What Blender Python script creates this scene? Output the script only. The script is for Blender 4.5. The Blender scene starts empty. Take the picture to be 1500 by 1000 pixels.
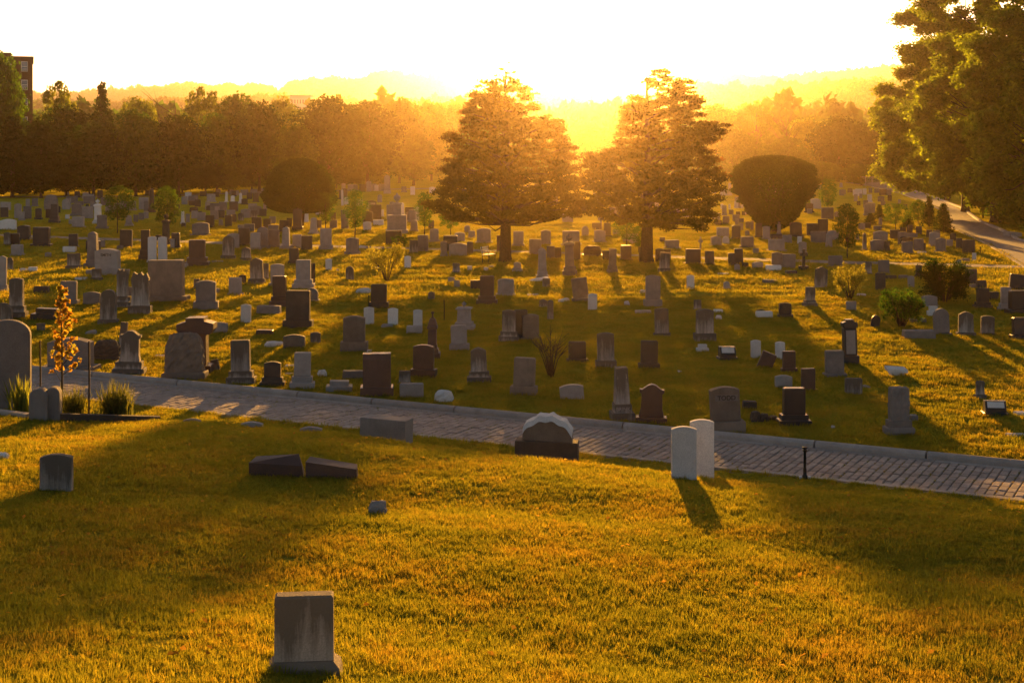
import bpy, bmesh, math, random
import numpy as np
from mathutils import Vector, Matrix
from mathutils.bvhtree import BVHTree

scene = bpy.context.scene
R = math.radians
F = 2083.3            # focal length in photo pixels (50 mm lens)
CAMZ = 6.6            # eye height above the level part of the cemetery
HY = 214.0            # photo row of the true horizon

# ---------------------------------------------------------------- camera
cam = bpy.data.cameras.new('camera')
cam.lens = 50; cam.sensor_width = 36; cam.shift_y = -(500 - HY) / 1500
cam.clip_start = 0.1; cam.clip_end = 9000
cam_o = bpy.data.objects.new('camera', cam)
scene.collection.objects.link(cam_o)
cam_o.location = (0, 0, CAMZ); cam_o.rotation_euler = (R(90), 0, 0)
scene.camera = cam_o

# ---------------------------------------------------------------- sky, sun, exposure
SUN_EL = R(5.7); SUN_AZ = math.atan2(850 - 750, F)
w = bpy.data.worlds.new('World'); scene.world = w; w.use_nodes = True
nt = w.node_tree; nt.nodes.clear()
sky = nt.nodes.new('ShaderNodeTexSky'); sky.sky_type = 'NISHITA'; sky.sun_disc = False
sky.sun_elevation = SUN_EL; sky.sun_rotation = SUN_AZ
sky.air_density = 0.5; sky.dust_density = 0.6; sky.ozone_density = 0.5
bg = nt.nodes.new('ShaderNodeBackground'); bg.inputs['Strength'].default_value = 0.072
wo = nt.nodes.new('ShaderNodeOutputWorld')
warm = nt.nodes.new('ShaderNodeMix'); warm.data_type = 'RGBA'; warm.blend_type = 'MULTIPLY'; warm.inputs[0].default_value = 1.0
warm.inputs[7].default_value = (1.0, 0.83, 0.71, 1)
nt.links.new(sky.outputs[0], warm.inputs[6]); nt.links.new(warm.outputs[2], bg.inputs[0]); nt.links.new(bg.outputs[0], wo.inputs[0])

sun = bpy.data.lights.new('sun', 'SUN'); sun.energy = 5.0; sun.angle = R(0.6)
sun.color = (1.0, 0.475, 0.085)
sun_o = bpy.data.objects.new('sun', sun); scene.collection.objects.link(sun_o)
sdir = Vector((math.sin(SUN_AZ) * math.cos(SUN_EL), math.cos(SUN_AZ) * math.cos(SUN_EL), math.sin(SUN_EL)))
sun_o.rotation_euler = sdir.to_track_quat('Z', 'Y').to_euler(); sun_o.location = (0, -20, 60)
HAZE_DENSITY = 0.00015; HAZE_ANISO = 0.945; HAZE_COLOR = (1.0, 0.74, 0.50)

scene.view_settings.view_transform = 'Standard'; scene.view_settings.look = 'None'
scene.view_settings.gamma = 1.0; scene.view_settings.exposure = 1.75
scene.view_settings.use_curve_mapping = False
scene.render.engine = 'CYCLES'
scene.cycles.use_denoising = True
scene.cycles.max_bounces = 6; scene.cycles.diffuse_bounces = 3; scene.cycles.transmission_bounces = 4
scene.cycles.volume_bounces = 0; scene.cycles.transparent_max_bounces = 6
scene.cycles.sample_clamp_indirect = 4.0
scene.cycles.use_adaptive_sampling = True; scene.cycles.adaptive_threshold = 0.015

# ---------------------------------------------------------------- helpers
rng = random.Random(7)
nrng = np.random.default_rng(11)

def link(o, parent=None):
    scene.collection.objects.link(o)
    if parent is not None: o.parent = parent
    return o

def tag(o, label=None, cat=None, group=None, kind=None):
    if label: o['label'] = label
    if cat: o['category'] = cat
    if group: o['group'] = group
    if kind: o['kind'] = kind
    return o

def empty(name, loc, rz=0.0, label=None, cat=None, group=None):
    o = bpy.data.objects.new(name, None); o.empty_display_size = 0.2
    o.location = loc; o.rotation_euler = (0, 0, rz)
    return tag(link(o), label, cat, group)

def mesh_obj(name, verts, faces, mat, parent=None, smooth=False, loc=None, rot=None):
    me = bpy.data.meshes.new(name)
    me.from_pydata([tuple(v) for v in verts], [], faces)
    if mat is not None: me.materials.append(mat)
    if smooth: me.polygons.foreach_set('use_smooth', [True] * len(me.polygons))
    me.update()
    o = bpy.data.objects.new(name, me)
    if loc is not None: o.location = loc
    if rot is not None: o.rotation_euler = rot
    return link(o, parent)

def np_quads(name, V, mat, parent=None, smooth=False):
    """V: (n,4,3) array of quads -> one mesh object"""
    n = len(V); me = bpy.data.meshes.new(name)
    me.vertices.add(n * 4); me.vertices.foreach_set('co', np.ascontiguousarray(V, dtype=np.float32).ravel())
    me.loops.add(n * 4); me.loops.foreach_set('vertex_index', np.arange(n * 4, dtype=np.int32))
    me.polygons.add(n); me.polygons.foreach_set('loop_start', np.arange(0, n * 4, 4, dtype=np.int32))
    if smooth: me.polygons.foreach_set('use_smooth', np.ones(n, dtype=bool))
    me.update(calc_edges=True)
    if mat is not None: me.materials.append(mat)
    o = bpy.data.objects.new(name, me)
    return link(o, parent)

def hash2(ix, iy, seed):
    h = (ix.astype(np.int64) * 374761393 + iy.astype(np.int64) * 668265263 + seed * 1274126177) & 0xffffffff
    h = ((h ^ (h >> 13)) * 1274126177) & 0xffffffff
    h = h ^ (h >> 16)
    return (h & 0xffff) / 65535.0

def vnoise(x, y, seed=0):
    x = np.asarray(x, dtype=float); y = np.asarray(y, dtype=float)
    ix = np.floor(x); iy = np.floor(y); fx = x - ix; fy = y - iy
    fx = fx * fx * (3 - 2 * fx); fy = fy * fy * (3 - 2 * fy)
    a = hash2(ix, iy, seed); b = hash2(ix + 1, iy, seed); c = hash2(ix, iy + 1, seed); d = hash2(ix + 1, iy + 1, seed)
    return (a * (1 - fx) + b * fx) * (1 - fy) + (c * (1 - fx) + d * fx) * fy * 1.0 - 0.5

def sstep(a, b, x):
    t = np.clip((x - a) / (b - a), 0, 1); return t * t * (3 - 2 * t)

# ---------------------------------------------------------------- terrain as a function
RD = np.array([0.890, -0.456]); RN = np.array([-0.456, -0.890]); R0 = np.array([0.0, 34.45])
RW = 2.62
def road_uv(x, y):
    dx = np.asarray(x, float) - R0[0]; dy = np.asarray(y, float) - R0[1]
    return dx * RD[0] + dy * RD[1], dx * RN[0] + dy * RN[1]
PD = [-100, 0.0, 0.6, 2.5, 4.5, 7.0, 9.0, 10.5, 13.0, 18.0, 22.0, 28.0, 60.0]
PZ = [0, 0.0, 0.03, 0.20, 0.60, 1.24, 2.00, 2.17, 2.33, 2.75, 3.4, 4.9, 9.0]
# right-hand drive, left edge and right edge (plan positions)
DRL = np.array([(60.5, 262), (57.6, 218), (51.4, 181), (44.0, 143), (36.4, 118.5), (32.0, 95.0), (28.6, 79.5), (24.5, 62.0), (20, 40), (16, 20)], float)
DRR = np.array([(69.0, 262), (61.7, 225), (56.2, 193.6), (47.5, 151), (40.6, 124), (37.4, 108), (35.2, 99.6), (32.8, 80.0), (30, 62), (28, 40), (26, 20)], float)
def xr_left(y): return np.interp(y, DRL[::-1, 1], DRL[::-1, 0])
def xr_right(y): return np.interp(y, DRR[::-1, 1], DRR[::-1, 0])
# narrow gravel path that crosses the field, and the pale drive at the far left
PTH = np.array([(-60, 116), (-33, 102.6), (-15, 94.6), (0, 88.7), (10, 84.2), (19.3, 80.4), (24, 79), (29, 77)], float)
FARP = np.array([(-110, 178), (-66, 183), (-49, 187), (-40, 196), (-22, 214), (5, 232)], float)
def dist_poly(x, y, P):
    x = np.asarray(x, float); y = np.asarray(y, float); best = np.full(np.broadcast(x, y).shape, 1e9)
    for (ax, ay), (bx, by) in zip(P[:-1], P[1:]):
        ux, uy = bx - ax, by - ay; L = ux * ux + uy * uy
        t = np.clip(((x - ax) * ux + (y - ay) * uy) / L, 0, 1)
        best = np.minimum(best, np.hypot(x - ax - t * ux, y - ay - t * uy))
    return best

def terrain(x, y):
    x = np.asarray(x, float); y = np.asarray(y, float)
    u, v = road_uv(x, y); d = v - RW - 0.22
    z = np.interp(d, PD, PZ)
    z = z - 0.16 * sstep(4.5, 7.5, -x) * sstep(1, 6, d) * (1 - sstep(9, 14, d))
    z = z + 0.03 * sstep(2, 8, d) * vnoise(x / 2.2, y / 1.2, 5) * 2 + 0.06 * sstep(6, 12, d) * vnoise(x / 3.5, y / 2.4, 6) * 2
    mid = sstep(0.6, 5, -v)
    amp = 0.45 + 0.55 * sstep(45, 58, y)
    wx = x + 0.25 * y
    und = 0.19 * vnoise(wx / 4.6, y / 1.5, 1) + 0.24 * vnoise(wx / 9, y / 3.2, 2) + 0.06 * vnoise(x / 1.4, y / 0.8, 3) + 0.3 * vnoise(x / 25, y / 18, 4)
    flat = 1.0
    rd = np.where(y > 15, np.maximum(xr_left(y) - x, x - xr_right(y)), 99)
    onright = sstep(-0.5, 5, rd)
    pth = sstep(1.0, 3.0, dist_poly(x, y, PTH))
    pth2 = sstep(2.0, 5.0, dist_poly(x, y, FARP))
    z = z + mid * amp * und * onright * pth * pth2
    # bank to the right of the drive
    bx = x - xr_right(y) - 0.6
    z = z + np.where(y > 35, sstep(0, 14, bx) * 2.6 * sstep(35, 60, y), 0)
    # bed of the brick road
    z = np.where((v > -0.30) & (v < RW + 0.20), -0.10, z)
    return z

def T(x, y): return float(terrain(np.array([x]), np.array([y]))[0])

_Ds = np.concatenate([np.arange(6, 60, 0.03), np.arange(60, 420, 0.12)])
def at(px, py):
    """where the sight line through photo pixel (px, py) first meets the ground"""
    X = (px - 750) / F * _Ds; Zr = CAMZ - (py - HY) / F * _Ds
    g = terrain(X, _Ds) - Zr
    k = np.argmax(g >= 0) if (g >= 0).any() else len(g) - 1
    return float(X[k]), float(_Ds[k]), float(terrain(X[k:k + 1], _Ds[k:k + 1])[0])

# ---------------------------------------------------------------- materials
def new_mat(name):
    m = bpy.data.materials.new(name); m.use_nodes = True
    n = m.node_tree; n.nodes.clear(); return m, n
def N(n, t, **kw):
    x = n.nodes.new(t)
    for k, v in kw.items():
        if k in x.inputs.keys(): x.inputs[k].default_value = v
        else: setattr(x, k, v)
    return x
def ramp(n, fac, stops):
    r = n.nodes.new('ShaderNodeValToRGB'); e = r.color_ramp.elements
    while len(e) < len(stops): e.new(0.5)
    for i, (p, c) in enumerate(stops):
        e[i].position = p; e[i].color = (c[0], c[1], c[2], 1) if not isinstance(c, (int, float)) else (c, c, c, 1)
    n.links.new(fac, r.inputs[0]); return r.outputs[0]
def mixc(n, fac, a, b, mode='MIX'):
    m = n.nodes.new('ShaderNodeMix'); m.data_type = 'RGBA'; m.blend_type = mode
    for sock, v in ((m.inputs[0], fac), (m.inputs[6], a), (m.inputs[7], b)):
        if isinstance(v, (int, float)): sock.default_value = v
        elif isinstance(v, tuple): sock.default_value = (v[0], v[1], v[2], 1)
        else: n.links.new(v, sock)
    return m.outputs[2]

def stone_mat(name, base, var=0.25, stain=0.0, stain_col=(0.03, 0.027, 0.02), rough=0.85, spec=0.3, scale=1.0, speck=0.25):
    m, n = new_mat(name); L = n.links.new
    tc = N(n, 'ShaderNodeTexCoord'); oi = N(n, 'ShaderNodeObjectInfo')
    off = N(n, 'ShaderNodeVectorMath', operation='MULTIPLY_ADD')
    cb = N(n, 'ShaderNodeCombineXYZ'); L(oi.outputs['Random'], cb.inputs[0]); L(oi.outputs['Random'], cb.inputs[1])
    sc = N(n, 'ShaderNodeVectorMath', operation='SCALE'); L(cb.outputs[0], sc.inputs[0]); sc.inputs['Scale'].default_value = 57.0
    ad = N(n, 'ShaderNodeVectorMath', operation='ADD'); L(tc.outputs['Object'], ad.inputs[0]); L(sc.outputs[0], ad.inputs[1])
    n.nodes.remove(off)
    big = N(n, 'ShaderNodeTexNoise', Scale=3.0 * scale, Detail=6.0, Roughness=0.65); L(ad.outputs[0], big.inputs['Vector'])
    sp = N(n, 'ShaderNodeTexNoise', Scale=90.0, Detail=3.0); L(ad.outputs[0], sp.inputs['Vector'])
    dark = tuple(c * (1 - var) for c in base); lite = tuple(min(1, c * (1 + var * 0.6)) for c in base)
    col = ramp(n, big.outputs[0], [(0.3, dark), (0.7, lite)])
    spk = ramp(n, sp.outputs[0], [(0.35, 1 - speck), (0.65, 1 + 0.0)])
    col = mixc(n, 1.0, col, spk, 'MULTIPLY')
    # each stone a little lighter or darker
    vr = N(n, 'ShaderNodeMapRange'); vr.inputs['To Min'].default_value = 0.78; vr.inputs['To Max'].default_value = 1.12
    L(oi.outputs['Random'], vr.inputs[0]); col = mixc(n, 1.0, col, vr.outputs[0], 'MULTIPLY')
    mp = N(n, 'ShaderNodeMapping'); mp.inputs['Scale'].default_value = (9, 9, 0.9); L(ad.outputs[0], mp.inputs[0])
    st = N(n, 'ShaderNodeTexNoise', Scale=1.0, Detail=5.0, Roughness=0.7); L(mp.outputs[0], st.inputs['Vector'])
    if stain > 0:
        sx = N(n, 'ShaderNodeSeparateXYZ'); L(tc.outputs['Generated'], sx.inputs[0])
        a = N(n, 'ShaderNodeMath', operation='MULTIPLY_ADD'); L(sx.outputs[2], a.inputs[0]); a.inputs[1].default_value = 0.42; L(st.outputs[0], a.inputs[2])
        b = N(n, 'ShaderNodeMath', operation='MULTIPLY_ADD'); L(big.outputs[0], b.inputs[0]); b.inputs[1].default_value = 0.5; L(a.outputs[0], b.inputs[2])
        f = ramp(n, b.outputs[0], [(0.98 - 0.45 * stain, 0.0), (min(1.0, 1.36 - 0.45 * stain), 1.0)])
        f2 = N(n, 'ShaderNodeMath', operation='MULTIPLY'); L(f, f2.inputs[0]); f2.inputs[1].default_value = 0.9
        col = mixc(n, f2.outputs[0], col, stain_col)
    else:
        f = ramp(n, st.outputs[0], [(0.55, 0.0), (0.85, 0.35 if base[0] > 0.6 else 0.5)])
        col = mixc(n, f, col, tuple(c * 0.45 for c in base))
    # lichen and soil at the foot
    p = N(n, 'ShaderNodeBsdfPrincipled'); p.inputs['Roughness'].default_value = rough
    p.inputs['Specular IOR Level'].default_value = spec
    L(col, p.inputs['Base Color'])
    bsum = N(n, 'ShaderNodeMath', operation='MULTIPLY_ADD'); L(big.outputs[0], bsum.inputs[0]); bsum.inputs[1].default_value = 2.0; L(sp.outputs[0], bsum.inputs[2])
    bp = N(n, 'ShaderNodeBump', Strength=0.35, Distance=0.01); L(bsum.outputs[0], bp.inputs['Height']); L(bp.outputs[0], p.inputs['Normal'])
    o = N(n, 'ShaderNodeOutputMaterial'); L(p.outputs[0], o.inputs[0]); return m

M = {}
M['w'] = stone_mat('white_marble', (0.86, 0.79, 0.72), 0.12, 0)
M['l'] = stone_mat('pale_granite', (0.40, 0.35, 0.31), 0.2)
M['g'] = stone_mat('grey_granite', (0.245, 0.21, 0.185), 0.22)
M['d'] = stone_mat('dark_granite', (0.09, 0.075, 0.06), 0.25)
M['k'] = stone_mat('near_black_granite', (0.035, 0.030, 0.027), 0.3, rough=0.45, spec=0.5)
M['b'] = stone_mat('red_brown_granite', (0.12, 0.062, 0.042), 0.25, rough=0.5, spec=0.45)
M['t'] = stone_mat('tan_granite', (0.26, 0.20, 0.15), 0.25)
M['s'] = stone_mat('stained_marble', (0.58, 0.50, 0.42), 0.25, 0.75, (0.085, 0.07, 0.052))
M['f'] = stone_mat('weathered_sandy_marble', (0.76, 0.58, 0.42), 0.2, 0.55, (0.17, 0.125, 0.08), scale=1.6)
M['conc'] = stone_mat('kerb_concrete', (0.50, 0.42, 0.35), 0.2)
M['paver'] = stone_mat('paving_block', (0.50, 0.38, 0.30), 0.35, speck=0.4)
M['timber'] = stone_mat('weathered_timber', (0.085, 0.062, 0.045), 0.3)

def simple(name, col, rough=0.7, metal=0.0, noise=0.3, nscale=8.0, spec=0.3, bump=0.0):
    m, n = new_mat(name); L = n.links.new
    tc = N(n, 'ShaderNodeTexCoord'); no = N(n, 'ShaderNodeTexNoise', Scale=nscale, Detail=5.0); L(tc.outputs['Object'], no.inputs['Vector'])
    c = ramp(n, no.outputs[0], [(0.3, tuple(x * (1 - noise) for x in col)), (0.7, tuple(min(1, x * (1 + noise)) for x in col))])
    p = N(n, 'ShaderNodeBsdfPrincipled', Roughness=rough, Metallic=metal); p.inputs['Specular IOR Level'].default_value = spec
    L(c, p.inputs['Base Color'])
    if bump:
        bp = N(n, 'ShaderNodeBump', Strength=bump, Distance=0.03); L(no.outputs[0], bp.inputs['Height']); L(bp.outputs[0], p.inputs['Normal'])
    o = N(n, 'ShaderNodeOutputMaterial'); L(p.outputs[0], o.inputs[0]); return m
M['bark'] = simple('bark', (0.06, 0.042, 0.03), 0.95, nscale=14, noise=0.5, bump=0.8)
M['iron'] = simple('rusty_iron', (0.045, 0.025, 0.018), 0.8, 0.3)
M['darkiron'] = simple('painted_iron', (0.02, 0.018, 0.015), 0.5, 0.2)
M['brick'] = simple('brown_brick', (0.07, 0.036, 0.02), 0.9, nscale=40)
M['glass'] = simple('window_glass', (0.10, 0.13, 0.16), 0.15, spec=0.6)
M['signwhite'] = simple('white_sign', (0.75, 0.75, 0.75), 0.5, noise=0.05)
M['galv'] = simple('galvanised_steel', (0.3, 0.3, 0.29), 0.5, 0.6)
M['render'] = simple('pale_render', (0.6, 0.58, 0.52), 0.8)
M['joint'] = simple('joint_soil', (0.13, 0.105, 0.065), 0.95, nscale=20)

def leaf_mat(name, refl, trans, tmix=0.5, hue_noise=0.35, scale=0.6, gloss=0.0):
    m, n = new_mat(name); L = n.links.new
    g = N(n, 'ShaderNodeNewGeometry'); no = N(n, 'ShaderNodeTexNoise', Scale=scale, Detail=3.0); L(g.outputs['Position'], no.inputs['Vector'])
    isl = g.outputs['Random Per Island']
    f = N(n, 'ShaderNodeMath', operation='MULTIPLY_ADD'); L(isl, f.inputs[0]); f.inputs[1].default_value = 0.45; L(no.outputs[0], f.inputs[2])
    def vari(c):
        return ramp(n, f.outputs[0], [(0.35, tuple(x * (1 - hue_noise) for x in c)), (0.75, c), (1.0, (min(1, c[0] * (1 + hue_noise * 1.3)), min(1, c[1] * (1 + hue_noise)), c[2]))])
    d = N(n, 'ShaderNodeBsdfDiffuse'); t = N(n, 'ShaderNodeBsdfTranslucent'); mx = N(n, 'ShaderNodeMixShader', Fac=tmix)
    L(vari(refl), d.inputs[0]); L(vari(trans), t.inputs[0]); L(d.outputs[0], mx.inputs[1]); L(t.outputs[0], mx.inputs[2])
    o = N(n, 'ShaderNodeOutputMaterial'); out = mx.outputs[0]
    if gloss:
        gl = N(n, 'ShaderNodeBsdfGlossy', Roughness=0.45); gl.inputs[0].default_value = (1, 1, 1, 1)
        m2 = N(n, 'ShaderNodeMixShader', Fac=gloss); L(out, m2.inputs[1]); L(gl.outputs[0], m2.inputs[2]); out = m2.outputs[0]
    L(out, o.inputs[0]); return m
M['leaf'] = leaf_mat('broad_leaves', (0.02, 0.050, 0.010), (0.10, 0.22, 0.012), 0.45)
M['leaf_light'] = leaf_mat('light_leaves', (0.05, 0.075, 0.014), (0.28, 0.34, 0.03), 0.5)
M['leaf_woods'] = leaf_mat('woodland_leaves', (0.045, 0.075, 0.010), (0.36, 0.48, 0.03), 0.55, 0.45, 0.45)
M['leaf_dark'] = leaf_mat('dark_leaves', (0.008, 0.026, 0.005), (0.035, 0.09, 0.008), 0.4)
M['leaf_yew'] = leaf_mat('yew_needles', (0.018, 0.042, 0.008), (0.07, 0.14, 0.010), 0.4)
M['leaf_cedar'] = leaf_mat('cedar_needles', (0.03, 0.036, 0.012), (0.16, 0.14, 0.02), 0.45)
M['leaf_autumn'] = leaf_mat('autumn_leaves', (0.38, 0.18, 0.03), (0.82, 0.44, 0.05), 0.5, 0.5, 5)
M['leaf_gold'] = leaf_mat('golden_leaves', (0.22, 0.2, 0.03), (0.55, 0.5, 0.05), 0.55)
M['iris'] = leaf_mat('sword_leaves', (0.08, 0.11, 0.03), (0.32, 0.36, 0.05), 0.5, 0.4, 3)
M['reed'] = leaf_mat('grass_clump_leaves', (0.07, 0.085, 0.025), (0.24, 0.25, 0.04), 0.45, 0.4, 3)
M['blade'] = None

def grass_mat():
    m, n = new_mat('grass_blades'); L = n.links.new
    g = N(n, 'ShaderNodeNewGeometry'); oi = N(n, 'ShaderNodeObjectInfo')
    n1 = N(n, 'ShaderNodeTexNoise', Scale=0.9, Detail=6.0, Roughness=0.6); L(g.outputs['Position'], n1.inputs['Vector'])
    n2 = N(n, 'ShaderNodeTexNoise', Scale=14.0, Detail=2.0); L(g.outputs['Position'], n2.inputs['Vector'])
    a = N(n, 'ShaderNodeMath', operation='MULTIPLY_ADD'); L(n2.outputs[0], a.inputs[0]); a.inputs[1].default_value = 0.7; L(n1.outputs[0], a.inputs[2])
    cd = ramp(n, a.outputs[0], [(0.55, (0.040, 0.066, 0.012)), (0.85, (0.075, 0.095, 0.016)), (1.0, (0.14, 0.125, 0.02))])
    ct = ramp(n, a.outputs[0], [(0.55, (0.30, 0.33, 0.02)), (0.85, (0.54, 0.47, 0.03)), (1.0, (0.68, 0.46, 0.035))])
    d = N(n, 'ShaderNodeBsdfDiffuse'); t = N(n, 'ShaderNodeBsdfTranslucent'); mx = N(n, 'ShaderNodeMixShader', Fac=0.5)
    L(cd, d.inputs[0]); L(ct, t.inputs[0]); L(d.outputs[0], mx.inputs[1]); L(t.outputs[0], mx.inputs[2])
    o = N(n, 'ShaderNodeOutputMaterial'); L(mx.outputs[0], o.inputs[0]); return m
M['blade'] = grass_mat()

def ground_mat():
    m, n = new_mat('mown_turf'); L = n.links.new
    g = N(n, 'ShaderNodeNewGeometry')
    n1 = N(n, 'ShaderNodeTexNoise', Scale=0.35, Detail=8.0, Roughness=0.65); L(g.outputs['Position'], n1.inputs['Vector'])
    n2 = N(n, 'ShaderNodeTexNoise', Scale=11.0, Detail=5.0, Roughness=0.7); L(g.outputs['Position'], n2.inputs['Vector'])
    a = N(n, 'ShaderNodeMath', operation='MULTIPLY_ADD'); L(n2.outputs[0], a.inputs[0]); a.inputs[1].default_value = 0.6; L(n1.outputs[0], a.inputs[2])
    col = ramp(n, a.outputs[0], [(0.5, (0.030, 0.048, 0.009)), (0.8, (0.07, 0.085, 0.014)), (1.0, (0.12, 0.10, 0.018))])
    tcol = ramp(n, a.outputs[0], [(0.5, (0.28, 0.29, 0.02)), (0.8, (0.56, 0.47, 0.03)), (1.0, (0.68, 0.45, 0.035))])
    bp = N(n, 'ShaderNodeBump', Strength=1.0, Distance=0.12); L(n2.outputs[0], bp.inputs['Height'])
    d = N(n, 'ShaderNodeBsdfDiffuse'); L(col, d.inputs[0]); L(bp.outputs[0], d.inputs['Normal'])
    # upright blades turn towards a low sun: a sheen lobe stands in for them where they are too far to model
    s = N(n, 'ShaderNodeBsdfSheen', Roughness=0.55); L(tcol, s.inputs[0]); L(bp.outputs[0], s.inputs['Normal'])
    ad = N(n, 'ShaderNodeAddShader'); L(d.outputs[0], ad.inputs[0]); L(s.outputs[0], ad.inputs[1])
    o = N(n, 'ShaderNodeOutputMaterial'); L(ad.outputs[0], o.inputs[0]); return m
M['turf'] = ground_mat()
M['gravel'] = simple('gravel', (0.24, 0.20, 0.16), 0.95, nscale=3, noise=0.35, bump=0.5)
M['hill'] = simple('wooded_hill', (0.045, 0.055, 0.018), 0.95, nscale=0.02, noise=0.4)

# ---------------------------------------------------------------- haze, ground, roads
def box_verts(x0, x1, y0, y1, z0, z1):
    v = [(x0, y0, z0), (x1, y0, z0), (x1, y1, z0), (x0, y1, z0), (x0, y0, z1), (x1, y0, z1), (x1, y1, z1), (x0, y1, z1)]
    return v, [(0, 3, 2, 1), (4, 5, 6, 7), (0, 1, 5, 4), (1, 2, 6, 5), (2, 3, 7, 6), (3, 0, 4, 7)]
mh, n = new_mat('haze_air'); pv = N(n, 'ShaderNodeVolumePrincipled')
pv.inputs['Color'].default_value = (*HAZE_COLOR, 1); pv.inputs['Density'].default_value = HAZE_DENSITY; pv.inputs['Anisotropy'].default_value = HAZE_ANISO
o = N(n, 'ShaderNodeOutputMaterial'); n.links.new(pv.outputs[0], o.inputs['Volume'])
v_, f_ = box_verts(-4400, 4400, -80, 4700, -4, 225)
hz = mesh_obj('haze', v_, f_, mh); tag(hz, 'thin golden morning haze filling the air over the cemetery', None, None, 'stuff')

def axis(lo, hi, fine_lo, fine_hi, step, grow):
    a = list(np.arange(fine_lo, fine_hi, step)); s = step; x = fine_hi
    while x < hi: a.append(x); s *= grow; x += s
    a.append(hi); s = step; x = fine_lo - step; b = []
    while x > lo: b.append(x); s *= grow; x -= s
    b.append(lo); return np.array(b[::-1] + a)
gx = axis(-4390, 4390, -36, 40, 0.33, 1.06); gy = axis(-70, 4690, 6, 112, 0.27, 1.045)
GX, GY = np.meshgrid(gx, gy); GZ = terrain(GX, GY)
nx, ny = len(gx), len(gy)
idx = np.arange(nx * ny).reshape(ny, nx)
Q = np.stack([idx[:-1, :-1], idx[:-1, 1:], idx[1:, 1:], idx[1:, :-1]], -1).reshape(-1, 4)
me = bpy.data.meshes.new('ground'); me.vertices.add(nx * ny)
me.vertices.foreach_set('co', np.stack([GX, GY, GZ], -1).astype(np.float32).ravel())
me.loops.add(len(Q) * 4); me.loops.foreach_set('vertex_index', Q.astype(np.int32).ravel())
me.polygons.add(len(Q)); me.polygons.foreach_set('loop_start', np.arange(0, len(Q) * 4, 4, dtype=np.int32))
me.polygons.foreach_set('use_smooth', np.ones(len(Q), dtype=bool)); me.update(calc_edges=True)
me.materials.append(M['turf']); ground = link(bpy.data.objects.new('ground', me))
tag(ground, 'mown cemetery turf with low swells over the graves', None, None, 'structure')

def ribbon(name, L_, R_, lift, mat, label, seg=2.0, crown=0.0):
    """strip between two polylines following the ground"""
    vs, fs = [], []
    n_ = 90; cols = 7
    def samp(P, t):
        k = t * (len(P) - 1); i = min(int(k), len(P) - 2); return P[i] * (1 - (k - i)) + P[i + 1] * (k - i)
    for i in range(n_ + 1):
        a = samp(L_, i / n_); b = samp(R_, i / n_)
        for j in range(cols):
            p = a + (b - a) * j / (cols - 1)
            vs.append((p[0], p[1], T(p[0], p[1]) + lift + crown * math.sin(math.pi * j / (cols - 1))))
    for i in range(n_):
        for j in range(cols - 1):
            q = i * cols + j; fs.append((q, q + 1, q + cols + 1, q + cols))
    ob = mesh_obj(name, vs, fs, mat, smooth=True); tag(ob, label, None, None, 'structure'); return ob
yy = np.array([258, 240, 222, 200, 181, 160, 143, 130, 118, 106, 95, 86, 78, 70, 60, 48.0])
ribbon('drive', np.stack([xr_left(yy), yy], 1), np.stack([xr_right(yy), yy], 1), 0.03, M['gravel'], 'curving worn gravel drive along the right side', crown=0.05)
def offs(P, w_):
    d = np.gradient(P, axis=0); nn = np.stack([-d[:, 1], d[:, 0]], 1); nn /= np.linalg.norm(nn, axis=1)[:, None]
    return P + nn * w_, P - nn * w_
ribbon('path', *offs(PTH, 0.95), 0.02, M['gravel'], 'narrow pale path crossing the middle of the graves')
ribbon('far_path', *offs(FARP, 1.7), 0.04, M['gravel'], 'pale path in front of the dark trees at the left')

# kerb lines along the drive
def kerb_line(P, name, label, z=0.12, wd=0.14, extra=None):
    root = empty(name, (P[len(P) // 2][0], P[len(P) // 2][1], T(*P[len(P) // 2]))); tag(root, label, None, None, 'structure')
    for i in range(len(P) - 1):
        a, b = P[i], P[i + 1]; d = b - a; L = np.hypot(*d); k = max(1, int(L / 9)); 
        for j in range(k):
            p = a + d * j / k; q = a + d * (j + 0.993) / k; nn = np.array([-d[1], d[0]]) / L * wd
            za, zb = T(*p), T(*q)
            vs = []
            for s_, zz in ((p, za), (q, zb)):
                for sg, h in ((-1, -0.1), (1, -0.1), (0.7, z), (-0.7, z)):
                    vs.append((s_[0] + nn[0] * sg - root.location.x, s_[1] + nn[1] * sg - root.location.y, zz + h - root.location.z))
            mesh_obj('kerb_stone', vs, [(0, 1, 5, 4), (1, 2, 6, 5), (2, 3, 7, 6), (3, 0, 4, 7), (0, 3, 2, 1), (4, 5, 6, 7)], M['conc'], root)
kerb_line(np.array([(xr_left(y) - 0.2, y) for y in (230, 200, 170, 140, 118, 95, 79, 66)]), 'drive_kerb', 'pale stone edging on the grave side of the drive', 0.05, 0.13)
kerb_line(np.array([(xr_right(y) + 0.2, y) for y in (225, 193, 170, 151, 135, 124, 112, 104)]), 'drive_kerb', 'raised stone kerb on the wooded side of the drive, beyond the tipped block', 0.16, 0.16)
kerb_line(np.array([(xr_right(y) + 0.2, y) for y in (103.2, 99.6, 90, 80, 70)]), 'drive_kerb', 'raised stone kerb on the wooded side of the drive, nearest the camera', 0.16, 0.16)

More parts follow.
